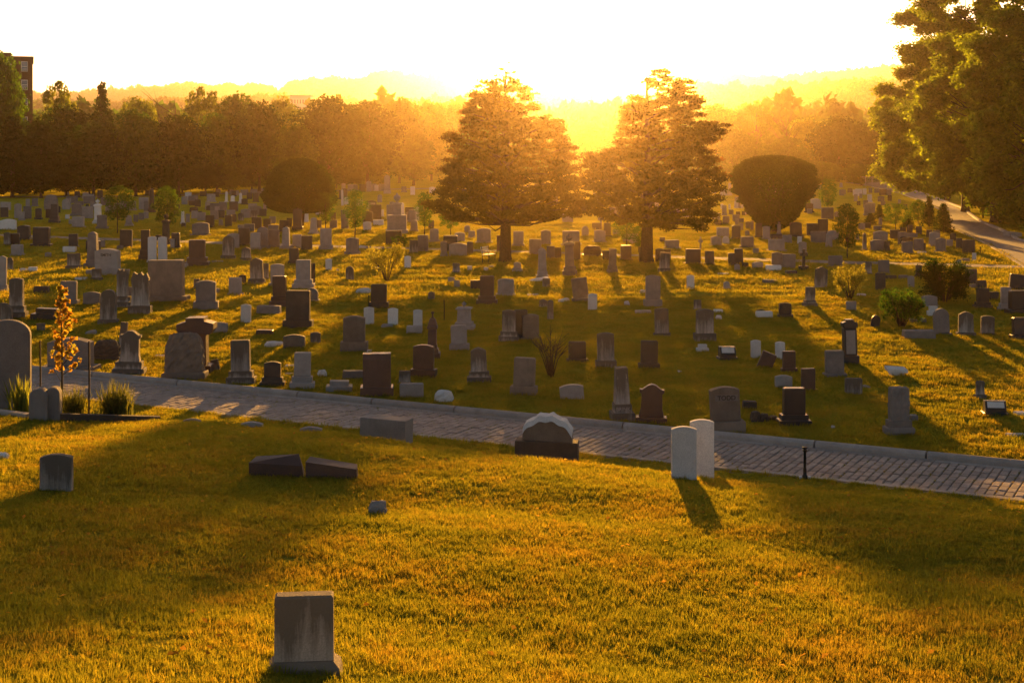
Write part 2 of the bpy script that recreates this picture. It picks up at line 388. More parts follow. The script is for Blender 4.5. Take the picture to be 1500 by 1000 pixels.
# brick road: bed, pavers, kerbs
def rp(u, v, z=0.0): return (R0[0] + u * RD[0] + v * RN[0], R0[1] + u * RD[1] + v * RN[1], z)
road = mesh_obj('brick_road', [rp(-60, -0.05, -0.03), rp(45, -0.05, -0.03), rp(45, RW + 0.02, -0.03), rp(-60, RW + 0.02, -0.03)], [(0, 3, 2, 1)], M['joint'])
tag(road, 'narrow brick paved lane slanting across the cemetery', None, None, 'structure')
PV = []
PU = 0.175
for i in range(int(-22 / PU), int(20 / PU)):
    u = i * PU; v = 0.14 + (0.13 if i % 2 else 0.0) - 0.26; lim = RW
    while v < lim:
        ln = 0.36 + 0.06 * (nrng.random() - 0.5); a = max(v, 0.14); b = min(v + ln, lim)
        if b - a > 0.06: PV.append((u, a, b))
        v += ln
PVW = []
for (u, a, b) in PV:
    c = rp(u + PU / 2, (a + b) / 2); PVW.append((c[1] + abs(c[0]) * 0.4, u, a, b))
def visible_px(p):
    return 0 <= 750 + F * p[0] / p[1] <= 1500
PVW.sort()
pav_vis = [q for q in PVW if visible_px(rp(q[1], q[2]))]
first = set(id(q) for q in pav_vis[:290])
def paver_geo(u, a, b, jit):
    g = 0.011; z = jit; ch = 0.012
    u0, u1, a, b = u + g, u + PU - g, a + g, b - g
    lo = [(u0, a), (u1, a), (u1, b), (u0, b)]; hi = [(u0 + ch, a + ch), (u1 - ch, a + ch), (u1 - ch, b - ch), (u0 + ch, b - ch)]
    return [rp(x, y, -0.05) for x, y in lo] + [rp(x, y, z - 0.012) for x, y in lo] + [rp(x, y, z) for x, y in hi]
PF = [(0, 1, 5, 4), (1, 2, 6, 5), (2, 3, 7, 6), (3, 0, 4, 7), (4, 5, 9, 8), (5, 6, 10, 9), (6, 7, 11, 10), (7, 4, 8, 11), (8, 9, 10, 11)]
rv, rf = [], []
for q in PVW:
    _, u, a, b = q; vs = paver_geo(u, a, b, 0.02 * nrng.random() - 0.012 + 0.02 * float(vnoise(u / 1.3, a / 0.9, 31)))
    if id(q) in first: mesh_obj('paver', vs, PF, M['paver'], road)
    else:
        k = len(rv); rv += vs; rf += [tuple(i + k for i in f) for f in PF]
tag(mesh_obj('pavers', rv, rf, M['paver'], road), kind='stuff')
for (nm, v0, v1, zt) in (('edging_strip', RW + 0.02, RW + 0.2, 0.02), ('gutter_strip', -0.02, 0.13, 0.008)):
    us = list(np.arange(-60, 45.1, 3.5))
    for a, b in zip(us[:-1], us[1:]):
        vs = [rp(a + .01, v0, -0.06), rp(b, v0, -0.06), rp(b, v1, -0.06), rp(a + .01, v1, -0.06), rp(a + .01, v0, zt), rp(b, v0, zt), rp(b, v1, zt), rp(a + .01, v1, zt)]
        mesh_obj(nm, vs, [(4, 7, 6, 5), (0, 1, 5, 4), (1, 2, 6, 5), (2, 3, 7, 6), (3, 0, 4, 7)], M['conc'], road)
jx = [258, 434, 543, 664, 911, 1192, 1356]
ju = []
for px in jx:
    # crossing of that sight plane with the kerb line
    s_ = (px - 750) / F; t = (R0[0] - s_ * R0[1]) / (s_ * RD[1] - RD[0]); ju.append(t)
ju = [-60, -48, -38, -29, -24, -20.5, -17, -13.5] + ju + [14.5, 19, 24, 30, 45]
ju = sorted(ju)
kr = [(-0.02, -0.08), (-0.02, 0.085), (-0.06, 0.13), (-0.14, 0.15), (-0.23, 0.135), (-0.28, 0.10), (-0.28, -0.08)]
for a, b in zip(ju[:-1], ju[1:]):
    vs = [rp(a + 0.02, v, z) for v, z in kr] + [rp(b - 0.02, v, z) for v, z in kr]; m_ = len(kr)
    fs = [(i, (i + 1) % m_, (i + 1) % m_ + m_, i + m_) for i in range(m_)] + [tuple(range(m_))[::-1], tuple(range(m_, 2 * m_))]
    mesh_obj('kerb_stone', vs, fs, M['conc'], road)
ROWS = """
8.1 296.2 307.8 14.4 flat l 0 0
6.4 304 318 11 flat d 0 0
26.3 297.9 319.7 10.2 gable l 0 0
31.9 310.3 323.1 9.3 flat l 0.2 0
40.4 302.3 320.5 11 flat g 0 0
39.9 291.6 302.7 5.8 flat l 0 0
51.3 290.4 302.3 10.2 flat g 0.1 0
56.5 305.2 321.4 11 seg k 0.15 0
74.8 285.7 306.9 18.7 rough g 0 0
71.8 306.1 319.7 9.3 flat k 0 0
79.9 299.3 326.5 15.3 flat k 0.35 0
84.6 301.8 312.9 5.9 seg d 0 0
96.7 291.6 306.9 10.5 arch l 0 0
105.8 287.4 298.4 16.1 flat g 0 0
112.6 298.4 316.3 17.8 seg g 0.2 0
115.1 295 301 12.7 flat g 0 0
114.5 317.6 333.3 20.9 flat l 0.1 0
103.7 321.7 328.2 5.1 low l 0 0
98.8 314.6 320.5 5.6 low w 0 0
130.9 287.7 298.4 17 flat g 0 0
127 299.3 306.9 4.2 seg k 0 0
135.5 295.9 307.8 7.6 flat g 0 0
143.6 291.6 327.3 13.6 urn w 0.15 0
132.1 311.2 318.8 7.6 seg g 0 0
123.2 311.2 318 8.5 low g 0 0
149.6 315.4 335 17 flat g 0.15 0
154.7 289.4 301 13.6 flat g 0 0
198 314.6 325.6 6.8 flat g 0 0
206.1 312 322.2 7.6 flat g 0 0
213.3 310.3 319.7 6.8 flat l 0 0
189.1 315.4 331.6 12.7 gable l 0.3 0
210.7 289.1 306.1 13.6 flat l 0 0
214.1 294.5 309.5 6.8 flat g 0 0
222.2 275.5 311.2 9.3 taper d 0.3 0
11.9 321.4 336.7 23.8 seg w 0 0
35.9 330.4 352 22.6 seg k 0.08 0
60.9 333.3 360.8 29.4 flat k 0.12 0
10.7 340.9 359.6 11.9 seg s 0.1 0
22.7 342.3 358.8 13.1 flat k 0 0
25.7 358.8 374.9 20.7 flat l 0.15 0
107.5 343.1 361.8 16.1 flat k 0.08 0
136.5 339.2 391.1 22.1 taper g 0.22 0
136.8 352.8 369 20.4 flat k 0 0
148.3 351.5 362.5 11 flat g 0 0
184.8 336.7 362.2 17.8 flat d 0 0
213.3 337.5 380.9 18.7 flat d 0.35 0
243.1 312.9 358.8 13.8 urn d 0.2 0
231.6 344.3 352 9.3 seg d 0 0
223 346.9 384.3 15 seg w 0.08 0
238.4 347.7 384.3 15.5 seg w 0.08 0
102 361.8 369.8 18.7 low w 0 0
69 370.3 377.5 8.8 seg s 0 0
107.9 371.5 395.3 22.1 flat s 0.25 0
157.9 364.7 403 44.5 seg l 0.22 0 SMITH
130.9 395.3 402.1 8.5 low l 0 0
185.2 394.8 401.3 9.5 low l 0 0
14.3 377.1 396.5 11.6 arch s 0.1 0
48.4 391.4 398.7 12.6 low w 0 0
35.3 393.6 397.5 12.7 frag w 0 0
174.6 359.6 365.6 9.3 seg g 0 0
141.7 394.5 410.6 16.5 flat s 0.2 0
119 407.2 410.6 17.7 low w 0 0
3 374.9 428.4 16.1 gable l 0.2 0
24.6 408 465.8 29.6 seg s 0.3 0
60.9 419.9 429.8 21.6 low d 0 0
101 412.6 446.6 28.6 flat g 0.2 0
134.8 428.4 445.9 24.8 seg g 0 0
158.7 424.5 474.3 28.6 arch s 0.12 0
179.3 394.4 450 25.5 crown s 0.28 0
205.4 398.4 459.9 32.8 crown s 0.2 0
244.3 381.7 441.2 63.7 flat t 0.12 0
190.8 420.8 436.1 7.6 flat g 0 0
70.1 453.1 467.5 43.3 low k 0.5 0
60 474.3 484.5 11.9 flat s 0 0
3.8 445.4 475.2 28 arch s 0 0
133.6 484.9 489.1 15 frag l 0 0
103.9 496.4 544 79.4 seg g 0.15 0
157 499.8 527.9 42.1 rough d 0.15 0
178 471.8 515.1 12.7 flat s 0.15 6
189.3 484.5 550 46.2 ogee s 0.3 4
235 520.7 523.1 14.4 low w 0 0
301.8 411.4 453.4 35.7 seg g 0.27 0
288.2 408.9 422.5 8.5 flat s 0 0
318.7 423.3 429.3 5.4 low l 0 0
344.9 406.9 432.3 22.6 flat l 0.1 0
355.2 402.9 415.7 9.9 seg d 0 0
376.6 378.3 416 23.8 gable s 0.2 0
388.9 385.9 410.6 11 flat s 0.15 0
406.4 386.8 419.9 23.8 seg l 0.15 0
410.4 405.2 448.8 29.2 flat b 0.32 0
444.8 381.4 422.5 32 flat l 0.3 0
457.6 385.9 419.9 7.3 flat d 0 0
436.7 426.2 480.3 43 flat d 0.2 0
456.9 422.1 441.2 22.9 arch g 0.1 0
360.2 446.3 472.6 14.8 mil w 0 0
394 448 460.7 34.8 low g 0.2 0
322.4 472.6 487.9 22.4 seg l 0 0
387.9 484 490.8 25 low b 0 0
401.3 501 507.8 26.5 frag w 0 0
431 490.5 510.5 31.6 seg t 0 0
462.2 487.1 503.2 14.8 seg s 0 0
289.7 465.8 547.4 53.9 capped b 0.15 0
271.4 489.6 555.9 63.2 rough t 0.15 0
317.1 527 543.2 11.2 flat s 0 -14
340.5 516.8 530.4 5.9 flat s 0 0
353.6 499 561.7 41.6 flat s 0.28 0
399.1 531 565.9 36.5 seg d 0.35 0
442.7 517.3 569.3 36 flat l 0.33 0
472 542.9 551.4 12.2 frag w 0 0
496.9 558.7 573 38.2 low l 0.5 0
425.6 535 537.8 16.5 low w 0 0
425.5 546.9 548.6 16.1 low l 0 0
270.4 287.7 299.3 8.5 flat l 0 0
280.6 287 294.2 10.2 flat g 0 0
281.4 294.5 301 10.2 flat d 0 0
289.1 292.8 302.7 8.5 flat k 0 0
309.2 284.5 295.9 14.8 flat l 0.1 0
308 301 307.8 12.4 seg k 0 0
314.2 297.9 308.6 12.7 flat g 0 0
326.1 295.9 307.8 11 flat g 0 0
331.5 280.6 296.7 5.9 taper w 0.1 0
340.9 286.5 295.5 5.1 taper w 0 0
352.6 282.6 297.6 6.3 taper w 0.25 0
342.5 295.5 309.5 12.7 flat k 0 0
319.5 277.2 284.8 6.5 seg g 0 0
338.4 278 284.8 5.1 flat g 0 0
345.2 279.2 286.5 8.5 flat l 0 0
358.3 278 286.5 11 flat g 0 0
365.1 282.3 291.6 7.6 flat d 0 0
374.9 282.6 296.7 10.2 flat d 0.1 0
371.5 277.2 283.1 10.2 flat l 0 0
379.6 280.6 287.4 5.9 flat g 0 0
386.6 275.8 285.7 8.2 flat l 0 0
370 298.4 307.8 12.2 flat l 0 0
387.9 297.6 307.8 5.6 seg l 0 0
360 306.1 318 14.4 seg l 0 0
371.9 308.6 318 9.3 flat s 0 0
385.1 306.1 316.3 10.2 flat d 0 0
267.8 308.6 328.2 6.8 taper w 0.2 0
274.2 313.7 326.5 5.9 flat l 0 0
285 309.1 320.5 8.8 flat l 0 0
284 303.5 311.2 11.9 seg d 0 0
292.5 309.5 316.3 5.1 flat d 0 0
295.2 311.2 323.1 11.6 flat l 0 0
307.4 315.4 333.3 12.7 flat d 0 0
314.3 308.6 321.4 11.4 flat g 0 0
324.2 307.8 319.7 9.7 flat k 0 0
337.7 307.8 314.6 12.2 flat l 0 0
334.8 315.4 332.1 9.9 flat k 0 0
340.8 314.2 326.5 11.6 flat d 0 0
322.9 321.4 330.7 7.1 flat l 0.2 0
352.8 312 323.1 8.5 gable s 0 0
361.3 310.3 319.7 8.5 gable s 0 0
376.2 318.5 335 17.8 flat d 0.1 0
391.5 320.5 333.3 11 flat d 0 0
399.1 317.1 328.2 9.3 flat g 0 0
416 322.7 340.1 14.1 flat d 0 0
423.8 319.7 333.3 7.6 flat d 0 0
435.7 306.1 338.4 16.1 seg k 0.2 0
448.8 309.5 325.3 8.5 taper w 0.2 0
459.5 318.8 343.5 14.4 taper l 0.25 0
467.1 322.2 335 7.6 flat g 0 0
487.1 311.2 322.2 10.2 flat d 0 0
488.4 322.2 335 11 flat g 0 0
268.9 326.5 333.3 6.3 low k 0 0
294.4 326 344.8 30.3 seg g 0.1 0
257.5 341.8 363 15 flat k 0.15 0
253 350.3 363 5.9 low l 0 0
289.1 352 390.2 34.7 flat b 0.33 0
262.3 380 386 14.4 low l 0 0
272.1 386 392.8 6.8 low l 0 0
334.4 345.2 379.2 20.9 arch s 0.15 0
341.8 342.1 363.5 17 seg l 0 0
357.2 334.1 361.3 20.1 flat d 0.15 0
352.4 329.5 335 9.3 flat l 0 0
365.3 328.2 340.1 14.8 flat g 0 0
374.3 341.3 365.6 18.2 flat l 0.12 0
385.4 332.8 363.9 20.9 arch g 0.1 0
401.7 336.7 362.2 19.5 flat g 0.1 0
400.2 329.9 337.5 15.6 flat g 0 0
360.7 362.2 381.7 16.5 gable s 0.2 0
419.1 332.8 365.9 17 taper l 0.18 0
435.4 343.8 363 13.3 flat l 0 0
449.5 345.5 367.3 19 flat d 0.15 0
477.6 335 365.2 20.1 flat l 0.18 0
431 363.9 386.8 17 flat d 0.18 0
481.6 379.2 396.2 9.3 mil w 0 0
318.4 382.2 384.3 16.1 low l 0 0
495 394.1 397 5.6 frag w 0 0
503 268.7 280.6 5.9 seg l 0 0
515.7 270.4 279.7 12.7 flat l 0 0
531 270.1 281.4 9.3 flat d 0 0
540.4 265 280.6 7.6 gable l 0 0
547.6 269.5 279.7 6.8 flat l 0 0
558.6 269.5 279.7 8.5 flat g 0 0
567.4 256.5 283.1 10.7 arch l 0.15 0
507.2 289.1 299.3 5.9 flat w 0 0
501.7 277.2 301 3.4 taper w 0 0
543.8 293.8 306.1 14.4 seg d 0 0
549.7 300.1 321.4 17.8 flat d 0 0
556.1 284.8 296.7 6.8 gable l 0 0
554.4 322.2 329.9 15.3 low w 0 0
538.2 324.8 337.5 11.9 seg w 0 0
505.5 307.8 335.8 11 flat g 0 0
538.4 309.5 327.3 15.6 seg d 0 0
573.2 300.1 321.4 13.3 flat l 0 0
581.6 283.1 341.8 32.3 urnbig l 0.45 0
590.1 296.7 318 5.1 taper w 0 0
577.1 338.4 358.8 23.3 flat d 0 0
600 304 312.9 12.4 flat d 0 0
599.6 310.3 322.2 11.6 seg g 0 0
610.5 302.7 323.1 6.8 taper w 0 0
606.6 322.2 339.2 12.7 gable l 0.15 0
516.3 348.6 374.1 22.4 seg g 0.22 0
530.6 360.1 363.9 10.2 frag w 0 0
606.1 352.8 371 15 flat s 0.05 0
619.6 344.7 368.1 19 flat g 0.1 0
636.4 335 355.4 16.1 seg l 0.2 0
631.7 323.1 335 8.5 flat d 0 0
597.3 375.3 392.4 9.3 mil w 0 0
551 391.9 398.2 11.9 low k 0 0
512.6 390.2 409.8 11.6 arch s 0 0
659.8 345.2 369 20.4 flat k 0 0
650.4 353.7 375.8 11.2 seg l 0.15 0
671 356.2 374.9 25.8 seg l 0 0
673.4 340.6 354.5 18.7 seg l 0.1 0
688.2 354 372.7 9.3 seg g 0 0
709 334.5 356.7 25.5 seg l 0.12 0
684.4 329.9 340.1 8.5 gable l 0 0
691.2 338.4 348.6 11.9 flat l 0.2 0
668.3 385.6 400.1 13.6 crown s 0.1 0
687.8 389.7 396.2 6.8 flat w 0 0
711.8 391.9 396.5 6.3 low w 0 0
719.9 389 391.4 8.2 low l 0 0
731 345.2 369 6.5 flat b 0 0
660.9 406.3 413.1 9.7 seg s 0 0
669.1 411.4 421.6 8.5 flat s 0 0
696.5 410.6 423.3 15 flat b 0 0
713.3 404.6 445.4 30.6 flat b 0.28 0
740.5 408.6 434.4 28.9 seg l 0.15 0
555.1 417 451.4 28.6 flat d 0.25 0
540.5 450 475.2 14.8 mil w 0 0
575.6 451.4 476.9 14.6 mil w 0 0
612 453.9 479.4 13.3 mil w 0 0
567.1 475.2 479.4 17 frag l 0 0
607.1 478.1 488.3 23.1 low l 0 0
532.5 423.3 429.3 20.7 frag w 0 0
631.9 427.9 439.8 9.5 seg s 0 0
632.9 456.5 524.5 23.8 spire b 0.12 0
680 442 482.3 30.3 urn l 0.25 0
673.1 477.2 513.4 28.4 flat l 0.25 0
745.2 454.8 499.8 29.7 seg s 0.3 0
518.9 463.3 515.1 39.6 seg t 0.27 0
541.6 512.9 516 7.8 low w 0 0
552.3 519.2 579.5 48.4 slant b 0.2 0
620.5 505.6 553.1 37.7 seg b 0.25 0
592.6 543.8 562.5 20.4 flat s 0.1 0
603.1 562.8 582.5 34.5 flat l 0 0
650.2 574 588 25.8 frag w 0 0
518.5 543.8 555.4 33.7 low g 0 0
702 509.5 559.9 35.2 gable s 0.3 0
759.2 339.2 360.5 18.4 flat l 0.15 0
784 350.6 372.4 17.7 flat l 0 0
799.7 337.5 358.8 17.8 seg l 0.1 0
836.7 338.7 360.5 30.6 flat l 0.15 0
806.9 360.5 378.3 11.9 flat g 0 0
817.1 363 378.3 10.2 flat d 0 0
844.7 354 380.9 11 flat d 0 0
878.3 337 355.4 20.4 seg l 0.12 0
867.7 360.5 376.1 29.7 rough b 0.2 0
887.7 367.3 380.9 10.2 flat d 0 0
897 364.2 400.4 16 flat t 0.3 0
917 359.6 380.9 19.5 flat b 0.08 0
938.8 361.8 382.6 6.5 flat d 0 0
966.3 364.2 384.3 12.7 seg d 0 0
977.7 365.6 381.7 9.5 flat d 0 0
972.9 369.8 398.7 18.2 flat s 0.2 0
984.3 352 363.9 25 flat l 0.15 0
970.3 347.7 354.5 8.2 low d 0 0
927.8 341.8 357.1 12.2 flat l 0 0
917 342.6 353.7 9.3 flat l 0 0
857.1 331.6 346 10.2 arch l 0 0
874.1 326.8 336.7 13.6 flat d 0 0
889.8 326.8 346.9 12.7 flat d 0.1 0
903 336.7 343.5 10.2 flat l 0 0
880.4 313.2 335 11 cross l 0 0
794.4 363.5 408.9 18.2 taper l 0.25 0
789.9 407.7 411.5 28.9 frag w 0 0
834.7 342.6 403 21.6 urn t 0.2 0
757.8 384.3 397.5 15.6 seg l 0.4 0
800 408 420.4 10.9 flat s 0 0
750.8 408.9 432.7 5.1 flat l 0 0
851.7 407.2 441.5 28.4 flat t 0.15 -7
867.9 430.6 453.9 13.1 mil w 0 0
795.5 438.6 450 12.1 gable s 0 0
806.3 439.5 468.7 9 gable s 0 0
825.5 437.8 442 17.3 frag w 0 0
780.6 431 433.5 17 low w 0 0
942 425 429.3 10.2 frag w 0 0
918.4 441.5 447.1 7.1 frag w 0 0
942 454.8 459 23.8 low l 0 0
956.2 404.3 448.8 26.7 seg g 0.2 0
969.7 451.7 492.2 25.5 seg s 0.1 0
762.7 454.4 497.3 23.8 flat d 0.1 0
777.6 460.7 498.1 29.7 seg t 0.1 0
887.5 487.9 538.7 30.9 seg s 0.2 0
845.6 501 530.4 31.4 flat d 0.15 0
950.5 499.8 539.8 30.6 flat d 0.18 0
767.3 525.1 578.6 38.6 flat t 0.23 0
838.1 564.5 584.9 35.2 seg l 0 -5
911.3 539 616.5 33.7 pillar s 0.32 0 BRINK
953.9 563.8 620.3 45.9 ogee b 0.15 0
995.4 543.5 545.8 7.1 frag w 0 0
1058 298.9 306.1 3.7 flat w 0 0
1069.1 299.3 306.1 2.9 flat w 0 0
1079 295 305.2 6.8 flat w 0.1 0
1087.5 300.1 305.2 3.4 flat w 0 0
1057.4 278 286.5 4.2 flat w 0 0
1062.9 278 286.5 5.1 flat w 0 0
1068.8 267.8 286.5 6.8 taper l 0.3 0
1061.4 307.4 313.7 6.5 flat g 0 0
1071.4 307.4 314.2 6.8 flat g 0 0
1081.7 310.3 315.4 6.5 flat d 0 0
1089.4 309.8 315.4 4.8 flat d 0 0
1048.9 312 322.2 11 flat l 0 0
1063.5 317.1 328.2 9.7 flat g 0 0
1078.2 314.6 324.8 10.2 flat g 0 0
1052.3 322.2 329.9 11 seg d 0 0
1079.9 320.5 329.9 5.1 flat l 0 0
1086.7 319.7 326.5 6.8 flat g 0 0
1086.3 327.3 337.5 5.9 flat l 0 0
1096.4 324.8 335 7.6 seg g 0 0
1102.4 323.9 338.4 4.2 flat l 0 0
1111.3 327.3 347.7 11.9 flat d 0.1 0
1122.4 331.9 351.1 12.9 seg l 0.1 0
1058.7 333.3 346.9 17.8 flat l 0 0
1078.2 330.7 350.3 15.3 flat k 0.1 0
1048.9 346.4 359.6 19.5 seg l 0.1 0
1063.1 346 357.1 9.9 arch w 0 0
1095.2 337.5 346 6.8 gable l 0 0
1094.7 346.9 362.5 22.9 flat g 0.15 0
1107.9 363.9 371.5 8.5 flat s 0 0
1141.1 324.8 345.2 7.5 urn l 0.2 0
1137.5 343.5 351.1 16.7 low b 0 0
1137.4 351.1 369 28.4 flat l 0.15 0
1153 344.8 356.2 13.6 flat l 0 0
1171.1 346.5 357.9 8 flat w 0.1 0
1166.1 325.6 348.6 21.2 seg d 0.2 0
1189.9 327.3 345.2 16.1 flat d 0 0
1205.2 321.4 345.2 14.4 flat d 0 0
1198.8 339.2 357.1 22.1 flat g 0 0
1214.1 340.9 362.2 8.5 taper l 0 0
1220.1 338 352 17 seg l 0 0
1186.5 306.1 312.9 7.6 flat l 0 0
1226.5 309.8 318 7.6 gable l 0 0
1025.9 346.9 365.6 7.6 cross l 0 0
1015.1 365.1 386.8 26.9 flat b 0.08 0
1039.3 367.8 387.7 16.5 flat d 0.1 0
1072.1 371 389.4 10.9 flat k 0 0
1082.6 364.2 386.8 12.2 flat k 0 0
1091.8 385.1 391.1 8.5 low d 0 0
1109.8 383.9 392.4 15.6 seg l 0 0
1132.8 389 396.5 22.6 low w 0.2 0
1137.7 369.8 392.8 15.3 seg t 0 0
1154.9 372.7 392.8 19.2 flat g 0 0
1175.5 354.5 372.4 11 seg l 0 0
1177 364.7 396.2 18.2 cross k 0.2 0
1158.9 397 401.3 17 low b 0 0
1223.9 374.9 391.1 24.6 flat g 0.1 0
1080.6 386.8 396.5 8.2 gable s 0 0
1059.1 400.4 402.1 16.1 low w 0 0
1011.5 403.3 423.8 11 mil w 0 0
1064.3 412.3 422.8 11.4 gable l 0.2 0
1021.8 439.5 454.3 13.6 flat s 0.1 0
1202 391 421.1 18.2 gable s 0 0
1186.1 420.8 448.3 20.4 flat s 0.3 0
1150.2 444.2 465 22.4 seg d 0.2 0
1119.1 456.8 465 24.1 low w 0 0
1127.6 410.3 414.8 20.7 low g 0 0
1115.1 453.6 456.5 11 seg d 0 0
1051.8 453.4 457.8 13.6 low w 0 0
1052.7 462.4 468 8.5 frag w 0 0
1032.3 453.4 500.3 31.3 seg s 0.25 0
1028.9 504.9 515.5 17.7 low w 0.5 0
1065 508.8 527 28 plaque k 0.2 0
1107.2 498.5 524.5 14.6 mil w 0 0
1142.9 501 526.5 13.9 mil w 0 0
1119.4 516 538.9 21.2 flat b 0 22
1155.8 514.3 545.7 23.3 flat b 0.2 0
1245.3 468.4 533.8 23.3 niche k 0.2 0
1222.6 514.3 552 33.3 flat g 0.12 0
1246.9 442 454.8 14.4 flat l 0 0
1147.6 550.6 568.4 25 seg l 0 0
1183.8 540.1 572.7 25 flat b 0.08 0
1162.8 569.3 623.3 47.6 flat k 0.28 0
1119.4 599 618.6 39.9 log d 0 0
1097.7 588.3 599.9 20.4 low d 0 0
1063.7 568.1 634.2 53.4 seg t 0.25 0 TODD
1250.3 554.8 577.8 24.8 flat s 0 0
1220.3 624 627.1 5.4 frag w 0 0
1316.5 568.4 636.9 41.1 rough2 g 0.3 0
1338.4 608.4 616.9 10.2 low g 0 0
1268.9 565 568.4 12.4 frag l 0 0
1313.1 536.7 550.9 30.1 table w 0 0
1435.7 558.2 583.7 16.1 crown s 0.2 0
1457.3 588.3 608.7 35.7 plaque k 0.2 0
1493.7 603.8 608.4 15.6 low w 0 0
1487.5 636.1 639.5 28 low w 0 0
1271.8 383.4 402.1 12.4 crown s 0.1 0
1294.4 381.4 400.4 19.2 flat g 0.05 0
1289.5 400.7 425 14.4 flat d 0 0
1305.4 403.8 408.9 15 low d 0 0
1323.2 403.5 408.9 13.3 low g 0 0
1334.6 404.6 420.8 9.3 mil l 0 0
1346 388.5 406.3 11.2 seg d 0.2 0
1421.7 394.4 418.2 17 flat k 0 0
1437.4 411.4 422.5 16.1 slant k 0 0
1430.1 416.5 421.6 18.7 low g 0 0
1361.6 432.7 448.8 26.7 seg l 0.1 0
1366.8 448.8 462.4 16.1 low w 0.5 0
1379.3 452.2 490.8 27.5 arch g 0.08 0
1414.7 456.5 491.3 26.9 gable s 0.12 0
1446.3 462.8 490.8 23.8 seg s 0.1 0
1345.7 484.5 495.9 45.9 low g 0 0
1344.7 466.7 472.6 22.9 low g 0 0
1281.2 462.4 479.4 13.1 arch k 0 8
1261.7 431 433.5 13.3 low w 0 0
1439.5 422.5 451.4 25.5 flat d 0.3 0
1455.2 427.6 439.5 14.4 flat d 0 0
1473.5 420.8 454.8 22.1 flat l 0.3 0
1491.3 402.9 425.9 27.2 flat k 0 6
1494.7 425.9 459.9 40.8 flat k 0.2 0
1497.7 465.8 497.3 34.8 flat k 0.2 0
1252.5 278 286.5 5.1 flat w 0 0
1260.2 278 283.1 6.8 flat l 0 0
1267 276.3 284.8 5.1 flat w 0 0
1274.6 284.8 295.9 7.8 flat w 0.1 0
1275.5 275.5 283.1 5.1 flat g 0 0
1284.8 276.3 283.1 6.8 flat g 0 0
1293.8 277.2 285.7 11 flat d 0 0
1302.7 278 285.7 6.8 flat g 0 0
1304 286 294.2 5.9 flat d 0 0
1261.5 284 289.9 4.2 flat l 0 0
1254.2 284.8 295 5.1 flat l 0 0
1268.7 293.3 304.4 6.8 flat g 0 0
1258.5 294.5 301 5.1 flat d 0 0
1291.2 287.4 295.9 9.3 seg g 0 0
1294.2 295 301 6.8 flat g 0 0
1318.4 292.5 298.4 4.2 flat l 0 0
1326.9 299.3 306.1 5.9 flat d 0 0
1313.3 298.4 304.4 9.3 flat d 0 0
1289.5 318.8 329.9 4.2 taper l 0 0
1262.3 326.8 336.7 9.3 seg l 0 0
1271.7 326.8 335 9.3 flat d 0 0
1256.8 342.6 352 5.1 flat l 0 0
1266.1 340.9 366.9 8.5 taper s 0.05 0
1289.4 338.7 353.7 20.4 seg l 0 0
1286.5 331.2 338.4 11.9 flat g 0 0
1285.5 351.5 368.1 20.1 seg g 0 0
1299.3 354 369 9.5 flat d 0.1 0
1311 336.7 350.3 13.9 flat d 0 0
1321.8 340.1 357.9 12.7 flat g 0 0
1323.5 346.9 358.8 9.3 seg d 0 0
1335.4 341.8 348.6 16.1 flat g 0 0
1333.3 347.7 355.4 10.2 seg d 0 0
1329 354 370.7 19.4 flat g 0.05 0
1345.8 349.8 369 14.1 flat g 0 0
1354.9 356.7 369 5.1 flat d 0 0
1349.9 368.6 371 13.6 low w 0 0
1368.3 340.1 360.5 15 seg l 0 0
1361.3 336.7 348.6 8.5 flat d 0 0
1371.9 337.5 348.6 9.3 flat g 0 0
1377.6 349.1 370.7 17.3 seg g 0.15 0
1390.8 351.1 361.3 9 flat l 0 0
1396.2 341.8 353.7 8.5 seg d 0 0
1404.8 349.1 363.9 10.5 flat d 0.1 0
1418.8 351.6 371 17.5 flat k 0 0
1428.6 371 382.2 7.1 flat w 0.1 0
1332.4 329.9 341.8 8.5 flat d 0 0
1323.9 333.3 340.1 8.5 flat d 0 0
1346 331.6 343.5 8.5 flat d 0 0
1414 378.8 383.4 11.9 low g 0 0
1404.2 380.9 386.8 7.6 frag l 0 0
1487.9 390.7 392.1 13.6 low w 0 0
"""
